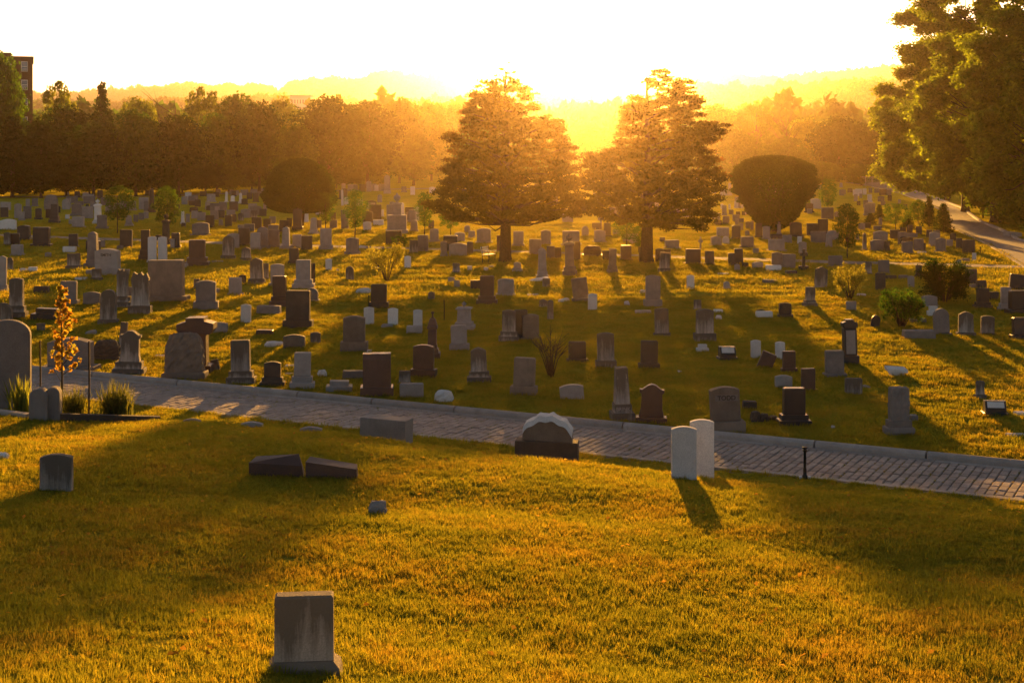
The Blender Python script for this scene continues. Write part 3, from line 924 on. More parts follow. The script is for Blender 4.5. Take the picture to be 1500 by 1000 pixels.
# ---------------------------------------------------------------- stones
def outline(kind, w_, h):
    """front outline of a slab: list of (x, z), anticlockwise from the lower left"""
    a = w_ / 2
    def arc(x0, z0, x1, z1, rise, n_=8):
        pts = []
        for i in range(n_ + 1):
            t = i / n_; pts.append((x0 + (x1 - x0) * t, z0 + (z1 - z0) * t + rise * 4 * t * (1 - t)))
        return pts
    if kind == 'seg' or kind == 'mil':
        r = (0.11 if kind == 'mil' else 0.10) * w_; return [(-a, 0), (a, 0)] + arc(a, h - r, -a, h - r, r)
    if kind == 'arch':
        r = min(a, h * 0.5); pts = [(-a, 0), (a, 0)]
        for i in range(11):
            t = math.pi * i / 10; pts.append((a * math.cos(t), h - r + r * math.sin(t)))
        return pts
    if kind == 'gable':
        r = 0.22 * w_; return [(-a, 0), (a, 0), (a * 0.96, h - r), (a * 0.45, h - r * 0.35), (0, h), (-a * 0.45, h - r * 0.35), (-a * 0.96, h - r)]
    if kind == 'ogee':
        r = 0.26 * w_; k = 0.1 * w_
        return [(-a, 0), (a, 0), (a * 0.86, h * 0.25), (a * 0.82, h - r * 1.5), (a * 0.98, h - r * 1.25), (a * 0.98, h - r * 0.8), (a * 0.78, h - r * 0.85), (a * 0.3, h - k * 0.4), (0, h), (-a * 0.3, h - k * 0.4), (-a * 0.78, h - r * 0.85), (-a * 0.98, h - r * 0.8), (-a * 0.98, h - r * 1.25), (-a * 0.82, h - r * 1.5), (-a * 0.86, h * 0.25)]
    if kind == 'crown':   # broken or carved head
        return [(-a, 0), (a, 0), (a * 0.86, h * 0.55), (a, h * 0.8), (a * 0.72, h * 0.97), (a * 0.35, h * 0.9), (a * 0.1, h), (-a * 0.3, h * 0.93), (-a * 0.7, h), (-a, h * 0.8), (-a * 0.88, h * 0.55)]
    if kind == 'cross':
        c = w_ * 0.17; zb, zt = h * 0.58, h * 0.78
        return [(-c * 1.15, 0), (c * 1.15, 0), (c, zb), (a, zb), (a, zt), (c, zt), (c, h), (-c, h), (-c, zt), (-a, zt), (-a, zb), (-c, zb)]
    if kind == 'cap':
        return [(-a * 0.8, 0), (a * 0.8, 0), (a, h * 0.3), (a, h * 0.62), (a * 0.5, h * 0.78), (a * 0.5, h * 0.98), (0, h), (-a * 0.5, h * 0.98), (-a * 0.5, h * 0.78), (-a, h * 0.62), (-a, h * 0.3)]
    if kind == 'tapered':
        return [(-a, 0), (a, 0), (a * 0.85, h), (-a * 0.85, h)]
    r = min(0.03, 0.05 * w_); return [(-a, 0), (a, 0), (a, h - r), (a - r, h), (-a + r, h), (-a, h - r)]

def prism(pts, dp, bev=0.012):
    """outline extruded along y by dp, front and back edges chamfered"""
    n_ = len(pts); cx = sum(p[0] for p in pts) / n_; cz = sum(p[1] for p in pts) / n_
    w_ = max(p[0] for p in pts) - min(p[0] for p in pts); hh = max(p[1] for p in pts)
    bev = min(bev, w_ * 0.08, dp * 0.2, hh * 0.08); sx = 1 - 2 * bev / w_; sz = 1 - 2 * bev / hh
    def ring(y, s): return [((x - cx) * (sx if s else 1) + cx, y, (z - cz) * (sz if s else 1) + cz) for x, z in pts]
    vs = ring(-dp / 2, 1) + ring(-dp / 2 + bev, 0) + ring(dp / 2 - bev, 0) + ring(dp / 2, 1); fs = []
    for k in range(3):
        for i in range(n_):
            j = (i + 1) % n_; fs.append((k * n_ + i, k * n_ + j, (k + 1) * n_ + j, (k + 1) * n_ + i))
    fs.append(tuple(range(n_))); fs.append(tuple(range(3 * n_, 4 * n_))[::-1])
    return vs, fs

def stepbox(w_, dp, z0, z1, bev=0.015, tap=1.0):
    """block with chamfered upper edges"""
    bev = min(bev, (z1 - z0) * 0.3, w_ * 0.1, dp * 0.2); a, b = w_ / 2, dp / 2; a1, b1 = a * tap, b * tap
    vs = []
    for (x, y, z) in ((a, b, z0), (a1, b1, z1 - bev), (a1 - bev, b1 - bev, z1)):
        vs += [(-x, -y, z), (x, -y, z), (x, y, z), (-x, y, z)]
    fs = [(3, 2, 1, 0), (8, 9, 10, 11)]
    for k in (0, 4):
        for i in range(4):
            j = (i + 1) % 4; fs.append((k + i, k + j, k + 4 + j, k + 4 + i))
    return vs, fs

def lathe(prof, n_=12, sq=False):
    vs, fs = [], []
    for (r, z) in prof:
        for i in range(n_):
            t = 2 * math.pi * (i + 0.5) / n_
            if sq:
                c, s_ = math.cos(t), math.sin(t); m_ = max(abs(c), abs(s_)); vs.append((r * c / m_, r * s_ / m_, z))
            else: vs.append((r * math.cos(t), r * math.sin(t), z))
    for k in range(len(prof) - 1):
        for i in range(n_):
            j = (i + 1) % n_; fs.append((k * n_ + i, k * n_ + j, (k + 1) * n_ + j, (k + 1) * n_ + i))
    fs.append(tuple(range(n_))[::-1]); fs.append(tuple(range((len(prof) - 1) * n_, len(prof) * n_)))
    return vs, fs

def boulder(w_, dp, h, seed, n_=9, amt=0.10, round_=0.5):
    """rock-faced block: gridded box pushed about by noise"""
    r = np.random.default_rng(seed); vs = []; fs = []; key = {}
    def vid(i, j, k):
        if (i, j, k) not in key:
            x, y, z = i / n_ * 2 - 1, j / n_ * 2 - 1, k / n_
            q = max(0.0, (z - 0.6) / 0.4); x *= 1 - round_ * 0.3 * q * q; y *= 1 - round_ * 0.35 * q * q
            e = abs(x) ** 3; z -= round_ * 0.12 * e * (z > 0.5)
            m_ = min(w_, h)
            x = x * w_ / 2 + (r.random() - 0.5) * amt * m_ * 0.8; y = y * dp / 2 + (r.random() - 0.5) * amt * m_; z = z * h + (r.random() - 0.5) * amt * m_ * (0.7 if k else 0)
            key[(i, j, k)] = len(vs); vs.append((x, y, z))
        return key[(i, j, k)]
    for i in range(n_):
        for j in range(n_):
            for (a, b) in ((0, 1), (n_, 0)):
                pass
            fs.append((vid(i, 0, j), vid(i + 1, 0, j), vid(i + 1, 0, j + 1), vid(i, 0, j + 1)))
            fs.append((vid(i + 1, n_, j), vid(i, n_, j), vid(i, n_, j + 1), vid(i + 1, n_, j + 1)))
            fs.append((vid(0, i + 1, j), vid(0, i, j), vid(0, i, j + 1), vid(0, i + 1, j + 1)))
            fs.append((vid(n_, i, j), vid(n_, i + 1, j), vid(n_, i + 1, j + 1), vid(n_, i, j + 1)))
            fs.append((vid(i, j, n_), vid(i + 1, j, n_), vid(i + 1, j + 1, n_), vid(i, j + 1, n_)))
    return vs, fs

def text_mesh(txt, size_w, mat, parent, loc, rot=(R(90), 0, 0), name='inscription', depth=0.004):
    cu = bpy.data.curves.new('inscription', 'FONT'); cu.body = txt; cu.align_x = 'CENTER'; cu.align_y = 'CENTER'; cu.extrude = depth; cu.offset = 0.012
    to = bpy.data.objects.new('inscription', cu); scene.collection.objects.link(to)
    bpy.context.view_layer.update()
    me = bpy.data.meshes.new_from_object(to.evaluated_get(bpy.context.evaluated_depsgraph_get()))
    bpy.data.objects.remove(to); 
    xs = [v.co.x for v in me.vertices]; s = size_w / (max(xs) - min(xs))
    for v in me.vertices: v.co.x *= s; v.co.y *= s
    me.materials.clear(); me.materials.append(mat)
    ob = bpy.data.objects.new(name, me); ob.location = loc; ob.rotation_euler = rot
    return link(ob, parent)

KINDNAME = {'flat': 'headstone', 'seg': 'headstone', 'arch': 'headstone', 'gable': 'headstone', 'ogee': 'headstone', 'crown': 'headstone', 'mil': 'headstone',
            'slant': 'slant_marker', 'plaque': 'slant_marker', 'low': 'grave_marker', 'frag': 'stone_fragment', 'taper': 'obelisk', 'pillar': 'pillar_monument',
            'urn': 'urn_monument', 'urnbig': 'urn_monument', 'spire': 'spire_monument', 'cross': 'cross_monument', 'rough': 'rock_faced_headstone', 'rough2': 'headstone',
            'capped': 'capped_monument', 'niche': 'capped_monument', 'log': 'fallen_monument', 'table': 'fallen_monument'}
CATNAME = {'headstone': 'headstone', 'slant_marker': 'grave marker', 'grave_marker': 'grave marker', 'stone_fragment': 'stone fragment', 'obelisk': 'obelisk', 'pillar_monument': 'monument',
           'urn_monument': 'monument', 'spire_monument': 'monument', 'cross_monument': 'grave cross', 'rock_faced_headstone': 'headstone', 'capped_monument': 'monument', 'fallen_monument': 'fallen monument'}
def stone_parts(kind, W, H, b, seed):
    """list of (part name, verts, faces, smooth, material override)"""
    out = []; sink = 0.06; r = random.Random(seed)
    k = 'flat' if kind in ('rough2',) else kind
    if k in ('flat', 'seg', 'arch', 'gable', 'ogee', 'crown', 'mil', 'cross'):
        if b >= 0.28 and k not in ('rough2',):
            h0, h1 = H * b * 0.5, H * b; ws, w0, w1 = W * 0.66, W, W * 0.83
            dd = max(0.12, min(ws * 0.45, 0.45)); out.append(('base', *stepbox(w0, dd * 1.9, -sink, h0), False, None)); out.append(('plinth', *stepbox(w1, dd * 1.4, h0 + 0.001, h1), False, None))
        elif b > 0:
            h1 = H * b; ws = W * 0.8; dd = max(0.10, min(ws * 0.36, 0.4)); out.append(('base', *stepbox(W, dd * 1.65, -sink, h1), False, None))
        else:
            h1 = -sink; ws = W; dd = 0.10 if k == 'mil' else max(0.09, min(W * 0.3, 0.32))
        if kind == 'rough2':
            vs, fs = boulder(ws, dd * 1.3, H - h1, seed, 9, 0.045, 0.2); out.append(('slab', [(x, y, z + h1 + 0.001) for x, y, z in vs], fs, False, None))
        else:
            vs, fs = prism(outline(k, ws, H - h1 - 0.001), dd); out.append(('slab', [(x, y, z + h1 + 0.001) for x, y, z in vs], fs, False, None))
    elif k == 'rough':
        h1 = H * b
        if b: out.append(('base', *stepbox(W, W * 0.5, -sink, h1, 0.03), False, None))
        vs, fs = boulder(W * (0.86 if b else 1), W * 0.34, H - h1 + (0 if b else sink), seed, 10, 0.06, 1.0)
        out.append(('slab', [(x, y, z + (h1 + 0.001 if b else -sink)) for x, y, z in vs], fs, False, None))
    elif k == 'low':
        if b >= 0.3: out.append(('base', *stepbox(W, W * 0.6, -sink, H * 0.5), False, None)); out.append(('slab', *stepbox(W * 0.72, W * 0.35, H * 0.5 + 0.001, H), False, None))
        else: out.append(('slab', *stepbox(W, max(0.2, min(W * 0.4, 0.4)), -sink, H, 0.02, 0.97), False, None))
    elif k == 'frag':
        vs, fs = boulder(W, W * 0.6, H + sink, seed, 4, 0.22, 0.8); out.append(('slab', [(x, y, z - sink) for x, y, z in vs], fs, False, None))
    elif k == 'log':
        n_ = 3
        for i in range(n_):
            vs, fs = boulder(W / n_ * 0.95, W * 0.28, H * (0.9 - 0.18 * i), seed + i, 4, 0.14, 0.6); out.append(('piece', [(x + (i - 1) * W / n_, y, z - 0.05) for x, y, z in vs], fs, False, None))
    elif k == 'table':
        out.append(('base', *stepbox(W * 0.7, W * 0.3, -sink, H * 0.45), False, None))
        vs, fs = stepbox(W, W * 0.5, H * 0.46, H * 0.8); out.append(('slab', [(x, y, z + 0.2 * y - x * 0.1) for x, y, z in vs], fs, False, None))
    elif k in ('slant', 'plaque'):
        h1 = H * b; ws = W * 0.84; d0 = ws * 0.55
        out.append(('base', *stepbox(W, d0 * 1.5, -sink, h1), False, None)); a = ws / 2
        hh = H - h1; zf = hh * (0.84 if kind == 'slant' else 0.35)
        prof = [(-d0 / 2, 0), (d0 / 2, 0), (d0 / 2, hh), (-d0 / 2 + (0.28 if kind == 'slant' else 0.12) * d0 + (0.2 * d0 if kind == 'plaque' else 0), hh), (-d0 / 2, zf)]
        vs = [(-a, y, z + h1 + 0.001) for y, z in prof] + [(a, y, z + h1 + 0.001) for y, z in prof]; n_ = 5
        fs = [(i, (i + 1) % n_, (i + 1) % n_ + n_, i + n_)[::-1] for i in range(n_)] + [tuple(range(n_)), tuple(range(n_, 2 * n_))[::-1]]
        out.append(('slab', vs, fs, False, None))
        if kind == 'plaque':
            (y0, z0), (y1, z1) = prof[4], prof[3]; q = lambda t, s_: (s_ * a * 0.8, y0 + (y1 - y0) * t - 0.012, z0 + (z1 - z0) * t + h1 + 0.008)
            vs = [q(0.12, -1), q(0.12, 1), q(0.88, 1), q(0.88, -1)]; vs += [(x, y + 0.014, z - 0.012) for x, y, z in vs]
            out.append(('plaque', vs, [(0, 1, 2, 3), (0, 4, 5, 1), (1, 5, 6, 2), (2, 6, 7, 3), (3, 7, 4, 0)], False, 'w'))
    elif k in ('taper', 'pillar'):
        h1 = H * b; ws = W * (0.62 if b else 1.0)
        if k == 'pillar': ws = W * 0.6
        if b >= 0.2: out.append(('base', *stepbox(W, W, -sink, h1 * 0.5), False, None)); out.append(('plinth', *stepbox(W * 0.76, W * 0.76, h1 * 0.5 + 0.001, h1), False, None))
        elif b > 0: out.append(('base', *stepbox(W, W, -sink, h1), False, None))
        else: h1 = -sink
        a = ws / 2 * 1.06; t = ws / 2 * 0.86; hs = (H - h1)
        if k == 'pillar': prof = [(a, 0), (t, hs * 0.97), (t * 0.94, hs)]
        else: prof = [(a, 0), (a * 0.98, hs * 0.02), (t, hs * 0.88), (t * 1.06, hs * 0.9), (t * 0.55, hs * 0.96), (0.01, hs)]
        vs, fs = lathe(prof, 4, True); out.append(('shaft', [(x, y, z + h1 + 0.001) for x, y, z in vs], fs, False, None))
        if k == 'pillar':   # pointed-arch hood carved on the face
            hw = ws * 0.36; pts = [(-hw, hs * 0.70), (-hw * 0.95, hs * 0.82), (-hw * 0.5, hs * 0.92), (0, hs * 0.965), (hw * 0.5, hs * 0.92), (hw * 0.95, hs * 0.82), (hw, hs * 0.70)]
            inn = [(x * 0.8, (z - hs * 0.70) * 0.86 + hs * 0.70) for x, z in pts]
            yf = lambda z: -(a + (t - a) * z / hs / 0.97) - 0.006
            vs = [(x, yf(z), z + h1) for x, z in pts + inn]; vs += [(x, y + 0.02, z) for x, y, z in vs]
            n_ = len(pts); fs = []
            for i in range(n_ - 1):
                fs.append((i, i + n_, i + n_ + 1, i + 1)); fs.append((i, i + 1, i + 1 + 2 * n_, i + 2 * n_)); fs.append((i + n_ + 1, i + n_, i + 3 * n_, i + 3 * n_ + 1))
            out.append(('hood_moulding', vs, fs, False, None))
    elif k in ('urn', 'urnbig'):
        h1 = H * b; big = kind == 'urnbig'; ws = W * (0.42 if big else 0.68); hu = H * (0.2 if not big else 0.24); hs = H - h1 - hu
        if big:
            out.append(('base', *stepbox(W, W * 0.7, -sink, h1 * 0.2), False, None)); out.append(('plinth', *stepbox(W * 0.86, W * 0.55, h1 * 0.2 + 0.001, h1), False, None))
        else:
            out.append(('base', *stepbox(W, W * 0.9, -sink, h1 * 0.55), False, None)); out.append(('plinth', *stepbox(W * 0.84, W * 0.74, h1 * 0.55 + 0.001, h1), False, None))
        a = ws / 2; vs, fs = lathe([(a, 0), (a * 0.92, hs * 0.03), (a * 0.84, hs * 0.84), (a * 1.1, hs * 0.87), (a * 1.1, hs * 0.93), (a * 0.6, hs)], 4, True)
        out.append(('shaft', [(x, y, z + h1 + 0.001) for x, y, z in vs], fs, False, None))
        q = hu * 0.42; q = min(q, a * 0.8)
        vs, fs = lathe([(q * 0.45, 0), (q * 0.3, hu * 0.12), (q * 0.9, hu * 0.36), (q, hu * 0.55), (q * 0.8, hu * 0.72), (q * 0.35, hu * 0.8), (q * 0.3, hu * 0.9), (q * 0.1, hu)], 12)
        out.append(('urn', [(x, y, z + h1 + hs + 0.002) for x, y, z in vs], fs, True, None))
    elif k == 'spire':
        a = W / 2; h1 = H * b; out.append(('base', *stepbox(W, W, -sink, h1), False, None))
        out.append(('plinth', *lathe([(a * 0.82, h1), (a * 0.8, h1 + 0.07 * H), (a * 0.62, h1 + 0.1 * H), (a * 0.6, h1 + 0.17 * H)], 4, True), False, None))
        z = h1 + 0.17 * H
        out.append(('shaft', *lathe([(a * 0.54, z), (a * 0.5, H * 0.62), (a * 0.64, H * 0.635), (a * 0.64, H * 0.67), (a * 0.5, H * 0.72), (a * 0.55, H * 0.735), (a * 0.4, H * 0.79), (a * 0.42, H * 0.805), (a * 0.24, H * 0.86)], 4, True), False, None))
        z = H * 0.86; out.append(('finial', *lathe([(a * 0.2, z), (a * 0.1, z + 0.03 * H), (a * 0.12, z + 0.06 * H), (a * 0.08, z + 0.085 * H), (a * 0.2, z + 0.1 * H), (a * 0.22, z + 0.12 * H), (a * 0.05, H)], 10), True, None))
    elif k in ('capped', 'niche'):
        a = W / 2; h1 = H * b; hc = H * (0.3 if k == 'capped' else 0.2); out.append(('base', *stepbox(W * (0.8 if k == 'capped' else 1), W * 0.7, -sink, h1), False, None))
        ws = W * (0.55 if k == 'capped' else 0.8); out.append(('shaft', *stepbox(ws, ws * 0.8, h1 + 0.001, H - hc), False, None))
        vs, fs = prism(outline('cap', W * (1.0 if k == 'capped' else 0.95), hc), W * 0.62); out.append(('cap', [(x, y, z + H - hc + 0.001) for x, y, z in vs], fs, False, None))
        if k == 'niche':
            vs, fs = stepbox(ws * 0.72, 0.02, h1 + 0.05, H - hc - 0.05, 0.004); out.append(('panel', [(x, y - ws * 0.4 - 0.011, z) for x, y, z in vs], fs, False, 'l'))
    return out

LOOK = {'w': 'white marble', 'l': 'pale grey', 'g': 'mid grey', 'd': 'dark grey', 'k': 'near black', 'b': 'reddish brown', 't': 'tan', 's': 'streaked marble'}
SHAPE = {'flat': 'square-topped headstone', 'rough2': 'rock-faced square headstone', 'seg': 'curved-top headstone', 'arch': 'round-arched headstone', 'gable': 'pointed-top headstone', 'ogee': 'shouldered headstone', 'crown': 'carved-head headstone',
         'mil': 'plain tablet headstone', 'slant': 'slope-topped block', 'plaque': 'slanted marker', 'low': 'low block', 'frag': 'broken stone', 'taper': 'tapering obelisk', 'pillar': 'tapering pillar',
         'urn': 'pillar with urn', 'urnbig': 'wide monument with urn', 'spire': 'spired monument', 'cross': 'cross', 'rough': 'rock-faced block', 'capped': 'monument with overhanging cap', 'niche': 'monument with overhanging cap', 'log': 'fallen pieces', 'table': 'toppled slab'}
LM = [  # landmark name, photo x, photo y of the foot
 ('dome-shaped yew', 440, 336), ('left big cedar', 740, 382), ('right big cedar', 947, 384), ('vase-shaped yew', 1133, 336), ('SMITH headstone', 157, 402), ('TODD headstone', 1063, 634),
 ('leftmost round sapling', 172, 342), ('yellow leafy bush', 565, 413), ('bare twiggy shrub', 806, 552), ('autumn sapling', 91, 560), ('bush by the gravel path', 1245, 440), ('round bush at right', 1322, 480),
 ('broad bush at right', 1385, 444), ('spired brown monument', 632, 525), ('leaning tan headstone', 851, 441), ('brick road sign post', 1178, 697), ('iron stake', 651, 470), ('slim tree at right', 1240, 378),
 ('small round tree at right', 1213, 312), ('twin white tablets', 230, 384), ('far right drive', 1340, 292), ('carved pillar', 911, 617), ('rock-faced boulder stone', 270, 555), ('slim tree near the urns', 520, 350), ('small dark conifer', 1382, 340)]
LM = [l for l in LM if l[0] != 'brick road sign post']
ORD = ['', 'nearest', 'second nearest', 'third nearest', 'fourth nearest', 'fifth nearest', 'sixth nearest', 'seventh nearest', 'eighth nearest', 'ninth nearest', 'tenth nearest', 'eleventh nearest', 'twelfth nearest'] + ['%dth nearest' % i for i in range(13, 60)]
HAND = {}   # (rounded x, rounded y foot) -> label
def hand(px, py, label): HAND[(px, py)] = label
rows = []
for l in ROWS.strip().splitlines():
    p = l.split(' '); rows.append((float(p[0]), float(p[1]), float(p[2]), float(p[3]), p[4], p[5], float(p[6]), float(p[7]), p[8] if len(p) > 8 else ''))
hand(157, 403, 'broad mid grey curved-top headstone with SMITH carved on it')
hand(1063, 634, 'tan curved-top headstone on rough base with TODD carved on it')
hand(911, 616, 'tall streaked marble pillar with pointed hood, BRINK cut on its base')
hand(635, 524, 'slender reddish brown spired monument with ball finial behind the curved brown headstone')
hand(680, 482, 'pale pedestal monument topped with a round dark urn')
hand(664, 514, 'pale block headstone in front of the pedestal with the round urn')
hand(553, 580, 'leaning reddish brown headstone with a sloped lettered top beside the brick road')
hand(620, 553, 'reddish brown curved-top headstone on a wide base behind the road kerb')
hand(270, 556, 'massive tan rock-faced boulder headstone near the brick road')
hand(290, 546, 'brown monument with heavy gabled overhanging cap behind the boulder headstone')
hand(244, 441, 'very large tan block headstone, rough faced, left of the field')
hand(1163, 623, 'near black square headstone with bright sunlit top edge by the road')
hand(1317, 636, 'lone rock-faced grey headstone on a block base at the right')
hand(1119, 619, 'fallen dark pieces lying between the TODD headstone and the black one')
hand(1245, 534, 'tall dark capped monument with a pale front panel')
hand(1065, 527, 'near black slanted marker with a bright white plaque')
hand(202, 458, 'streaked marble headstone with carved scrolled head in front of the big tan block')
hand(179, 450, 'streaked marble headstone with draped carved head, left of another like it')
hand(438, 480, 'large dark grey square headstone on a wide base, centre left')
hand(411, 449, 'reddish brown square headstone on block base, partly behind the dark grey one')
hand(104, 544, 'wide mid grey double headstone behind the autumn sapling')
hand(156, 554 - 4, 'dark rock-faced headstone right of the wide double headstone')
hand(192, 550, 'leaning broken-shouldered marble headstone on a stepped base by the kerb')
hand(954, 619, 'brown shouldered headstone with knobbed corners beside the carved pillar')
hand(851, 441, 'big tan square headstone leaning left on its base')
hand(766, 579, 'tan square headstone on a base left of the bare twiggy shrub')
hand(887, 532, 'streaked marble curved-top headstone on a two-step base right of the bare shrub')
hand(1035, 500, 'streaked marble curved-top headstone on a tall two-step base, right of centre')
hand(540, 475, 'leftmost of three white tablets in a row at mid field')
hand(575, 477, 'middle of three white tablets in a row at mid field')
hand(612, 479, 'rightmost of three white tablets in a row at mid field')
hand(360, 473, 'white tablet standing alone in front of a pale low block')
hand(1107, 524, 'left of two white tablets beside the slanted white plaque')
hand(1143, 527, 'right of two white tablets, half behind a dark square headstone')
hand(868, 454, 'white tablet right of the big leaning tan headstone')
hand(1011, 424, 'white tablet casting a long shadow, right of the right big cedar')
hand(597, 392, 'small white tablet right of the yellow leafy bush')
hand(481, 396, 'small white tablet left of the yellow leafy bush')
hand(516, 515, 'tan rough-based curved-top headstone left of the leaning brown one')
hand(356, 562, 'tall streaked marble headstone on two steps behind the road kerb')
hand(445, 570 - 1, 'tall pale square headstone on two steps behind the road kerb')
hand(289, 390, 'reddish brown square headstone on a deep grey base, left of centre')
hand(1107, 536, 'reddish brown square headstone leaning hard to the right')
hand(230, 384 - 0, None)
HANDK = [(k, v) for k, v in HAND.items() if v]

infos = []
for i, (px, yt, yb, wp, kd, col, b, tilt, txt) in enumerate(rows):
    x, y, z = at(px, yb); s = y / F
    W = wp * s; H = (yb - yt) * s
    if kd == 'cross': W *= 0.75
    infos.append(dict(i=i, px=px, yt=yt, yb=yb, wp=wp, kd=kd, col=col, b=b, tilt=tilt, txt=txt, x=x, y=y, z=z, W=W, H=H, area=wp * (yb - yt), name=KINDNAME[kd]))
hs = sorted([q for q in infos if q['name'] == 'headstone'], key=lambda q: -q['area'])
far_ids = set(q['i'] for q in hs[286:])
things = [q for q in infos if q['i'] not in far_ids]
# labels
used = set()
for q in things:
    for k, v in HANDK:
        if (k, v) not in used and abs(q['px'] - k[0]) < 4.5 and abs(q['yb'] - k[1]) < 5 and 'label' not in q:
            q['label'] = v; used.add((k, v)); break
print('hand labels unused:', [k for k in HANDK if k not in used])
groups = {}
for q in things:
    if 'label' in q: continue
    best = None
    for nm, lx, ly in LM:
        dx, dy = q['px'] - lx, (q['yb'] - ly) * 2.6
        d = math.hypot(dx, dy)
        if d < 6: continue
        if best is None or d < best[0]: best = (d, nm, dx, dy)
    d, nm, dx, dy = best
    rel = ('right of' if dx > 0 else 'left of') if abs(dx) > abs(dy) else ('in front of' if dy > 0 else 'behind')
    base = 'stepped ' if q['b'] >= 0.28 else ('based ' if q['b'] > 0 else '')
    size = 'tall ' if q['H'] > 1.35 else ('small ' if q['H'] < 0.5 and q['kd'] not in ('low', 'frag') else '')
    lean = 'leaning ' if abs(q['tilt']) > 3 else ''
    look = lean + size + LOOK[q['col']] + ' ' + SHAPE[q['kd']] + {'stepped ': ' on steps', 'based ': ' on a base', '': ''}[base]
    groups.setdefault((look, rel, nm), []).append((d, q))
for (look, rel, nm), L_ in groups.items():
    L_.sort(key=lambda t: t[0])
    for k, (d, q) in enumerate(L_):
        q['label'] = '%s, %s the %s' % (look, rel, nm) + ('' if len(L_) == 1 else ', %s to it' % ORD[k + 1])
        if len(q['label'].split()) > 16: q['label'] = q['label'].replace(' to it', '')
        if len(q['label'].split()) > 16: q['label'] = q['label'].replace(' on a base', '').replace(' on steps', '')
GROUPN = {'headstone': 'headstones standing across the field', 'grave_marker': 'low grave markers among the headstones', 'stone_fragment': 'broken bits of stone in the grass', 'obelisk': 'obelisks among the headstones',
          'urn_monument': 'monuments topped with urns', 'slant_marker': 'slant-faced markers', 'cross_monument': 'stone crosses', 'capped_monument': 'monuments with overhanging caps', 'rock_faced_headstone': 'rock-faced headstones', 'fallen_monument': 'fallen monuments'}

def build_stone(name, parts, col, loc, rz, tilt, label, group=None, pitch=0.0):
    cat = CATNAME.get(name, 'headstone')
    if len(parts) == 1:
        pn, vs, fs, sm, mo = parts[0]
        o = mesh_obj(name, vs, fs, M[mo or col], None, sm, loc, (pitch, tilt, rz)); tag(o, label, cat, group); return o
    root = empty(name, loc, rz, label, cat, group); root.rotation_euler = (pitch * 0.5, tilt * 0.45, rz)
    for pn, vs, fs, sm, mo in parts:
        ob = mesh_obj(pn, vs, fs, M[mo or col], root, sm)
        if pn not in ('base',): ob.rotation_euler = (pitch * 0.5, tilt * 0.55, 0) if pn != 'plinth' else (0, 0, 0)
    return root

rs = random.Random(3)
PLACED = []
for q in things:
    sd = q['i'] * 13 + 5
    parts = stone_parts(q['kd'], q['W'], q['H'], q['b'], sd)
    dep = 0.15 * q['W'] + 0.05
    rz = rs.gauss(0.0, 0.07); tl = R(q['tilt'] + rs.gauss(0, 1.0 if q['kd'] != 'frag' else 8)); pit = R(rs.gauss(0, 1.2))
    col = q['col']
    yc = q['y'] + min(dep, 0.35); loc = (q['x'] * yc / q['y'], yc, T(q['x'], yc) if q['y'] < 60 else q['z'])
    root = build_stone(q['name'], parts, col, loc, rz, tl, q['label'], GROUPN.get(q['name']), pit)
    PLACED.append((q['x'], yc, q['W']))
    if q['txt'] == 'SMITH':
        vs, fs = stepbox(q['W'] * 0.8 * 0.5, 0.012, q['H'] * 0.70, q['H'] * 0.82, 0.003); dd = min(q['W'] * 0.8 * 0.36, 0.4) / 2
        mesh_obj('name_panel', [(x, y - dd - 0.006, z) for x, y, z in vs], fs, M['l'], root)
        text_mesh('SMITH', q['W'] * 0.36, M['k'], root, (0, -dd - 0.016, q['H'] * 0.76))
    if q['txt'] == 'TODD':
        dd = min(q['W'] * 0.8 * 0.36, 0.4) / 2
        vs, fs = stepbox(q['W'] * 0.62, 0.012, q['H'] * 0.70, q['H'] * 0.835, 0.003)
        mesh_obj('name_panel', [(x, y - dd - 0.006, z) for x, y, z in vs], fs, M['g'], root)
        text_mesh('TODD', q['W'] * 0.5, M['d'], root, (0, -dd - 0.018, q['H'] * 0.767), depth=0.008)
    if q['txt'] == 'BRINK':
        h1 = q['H'] * q['b']; text_mesh('BRINK', q['W'] * 0.62, M['l'], root, (0, -q['W'] * 0.38 - 0.004, h1 * 0.72), depth=0.006)
# the smallest, farthest ones joined, and more behind them where only a pale texture of stones can be seen
vv, ff = [], []
farmats = ['l', 'g', 'd', 'w']; fm = []
def addfar(kd, W, H, b, seed, loc, mi):
    for pn, vs, fs, sm, mo in stone_parts(kd, W, H, b, seed):
        k = len(vv); vv.extend([(x + loc[0], y + loc[1], z + loc[2]) for x, y, z in vs]); ff.extend([tuple(i + k for i in f) for f in fs]); fm.extend([mi] * len(fs))
for q in infos:
    if q['i'] in far_ids: addfar(q['kd'], q['W'], q['H'], q['b'], q['i'], (q['x'], q['y'] + 0.2, q['z']), {'l': 0, 'g': 1, 'd': 2, 'w': 3, 'k': 2, 's': 0, 't': 1, 'b': 2}[q['col']])
for k in range(170):
    y = rs.uniform(120, 262); x = rs.uniform(-0.34, 0.27) * y
    if float(dist_poly(x, y, FARP)) < 4 or x > xr_left(y) - 3: continue
    if y > 190 + (x + 60) * 0.9: continue
    addfar(rs.choice(['flat', 'seg', 'flat']), rs.uniform(0.5, 1.1), rs.uniform(0.6, 1.2), rs.choice([0, 0.15]), k, (x, y, T(x, y)), rs.choice([0, 0, 1, 2, 3]))
o = mesh_obj('distant_headstones', vv, ff, None)
for c in farmats: o.data.materials.append(M[c])
o.data.polygons.foreach_set('material_index', fm); tag(o, 'small far headstones scattered at the back of the cemetery', kind='stuff')

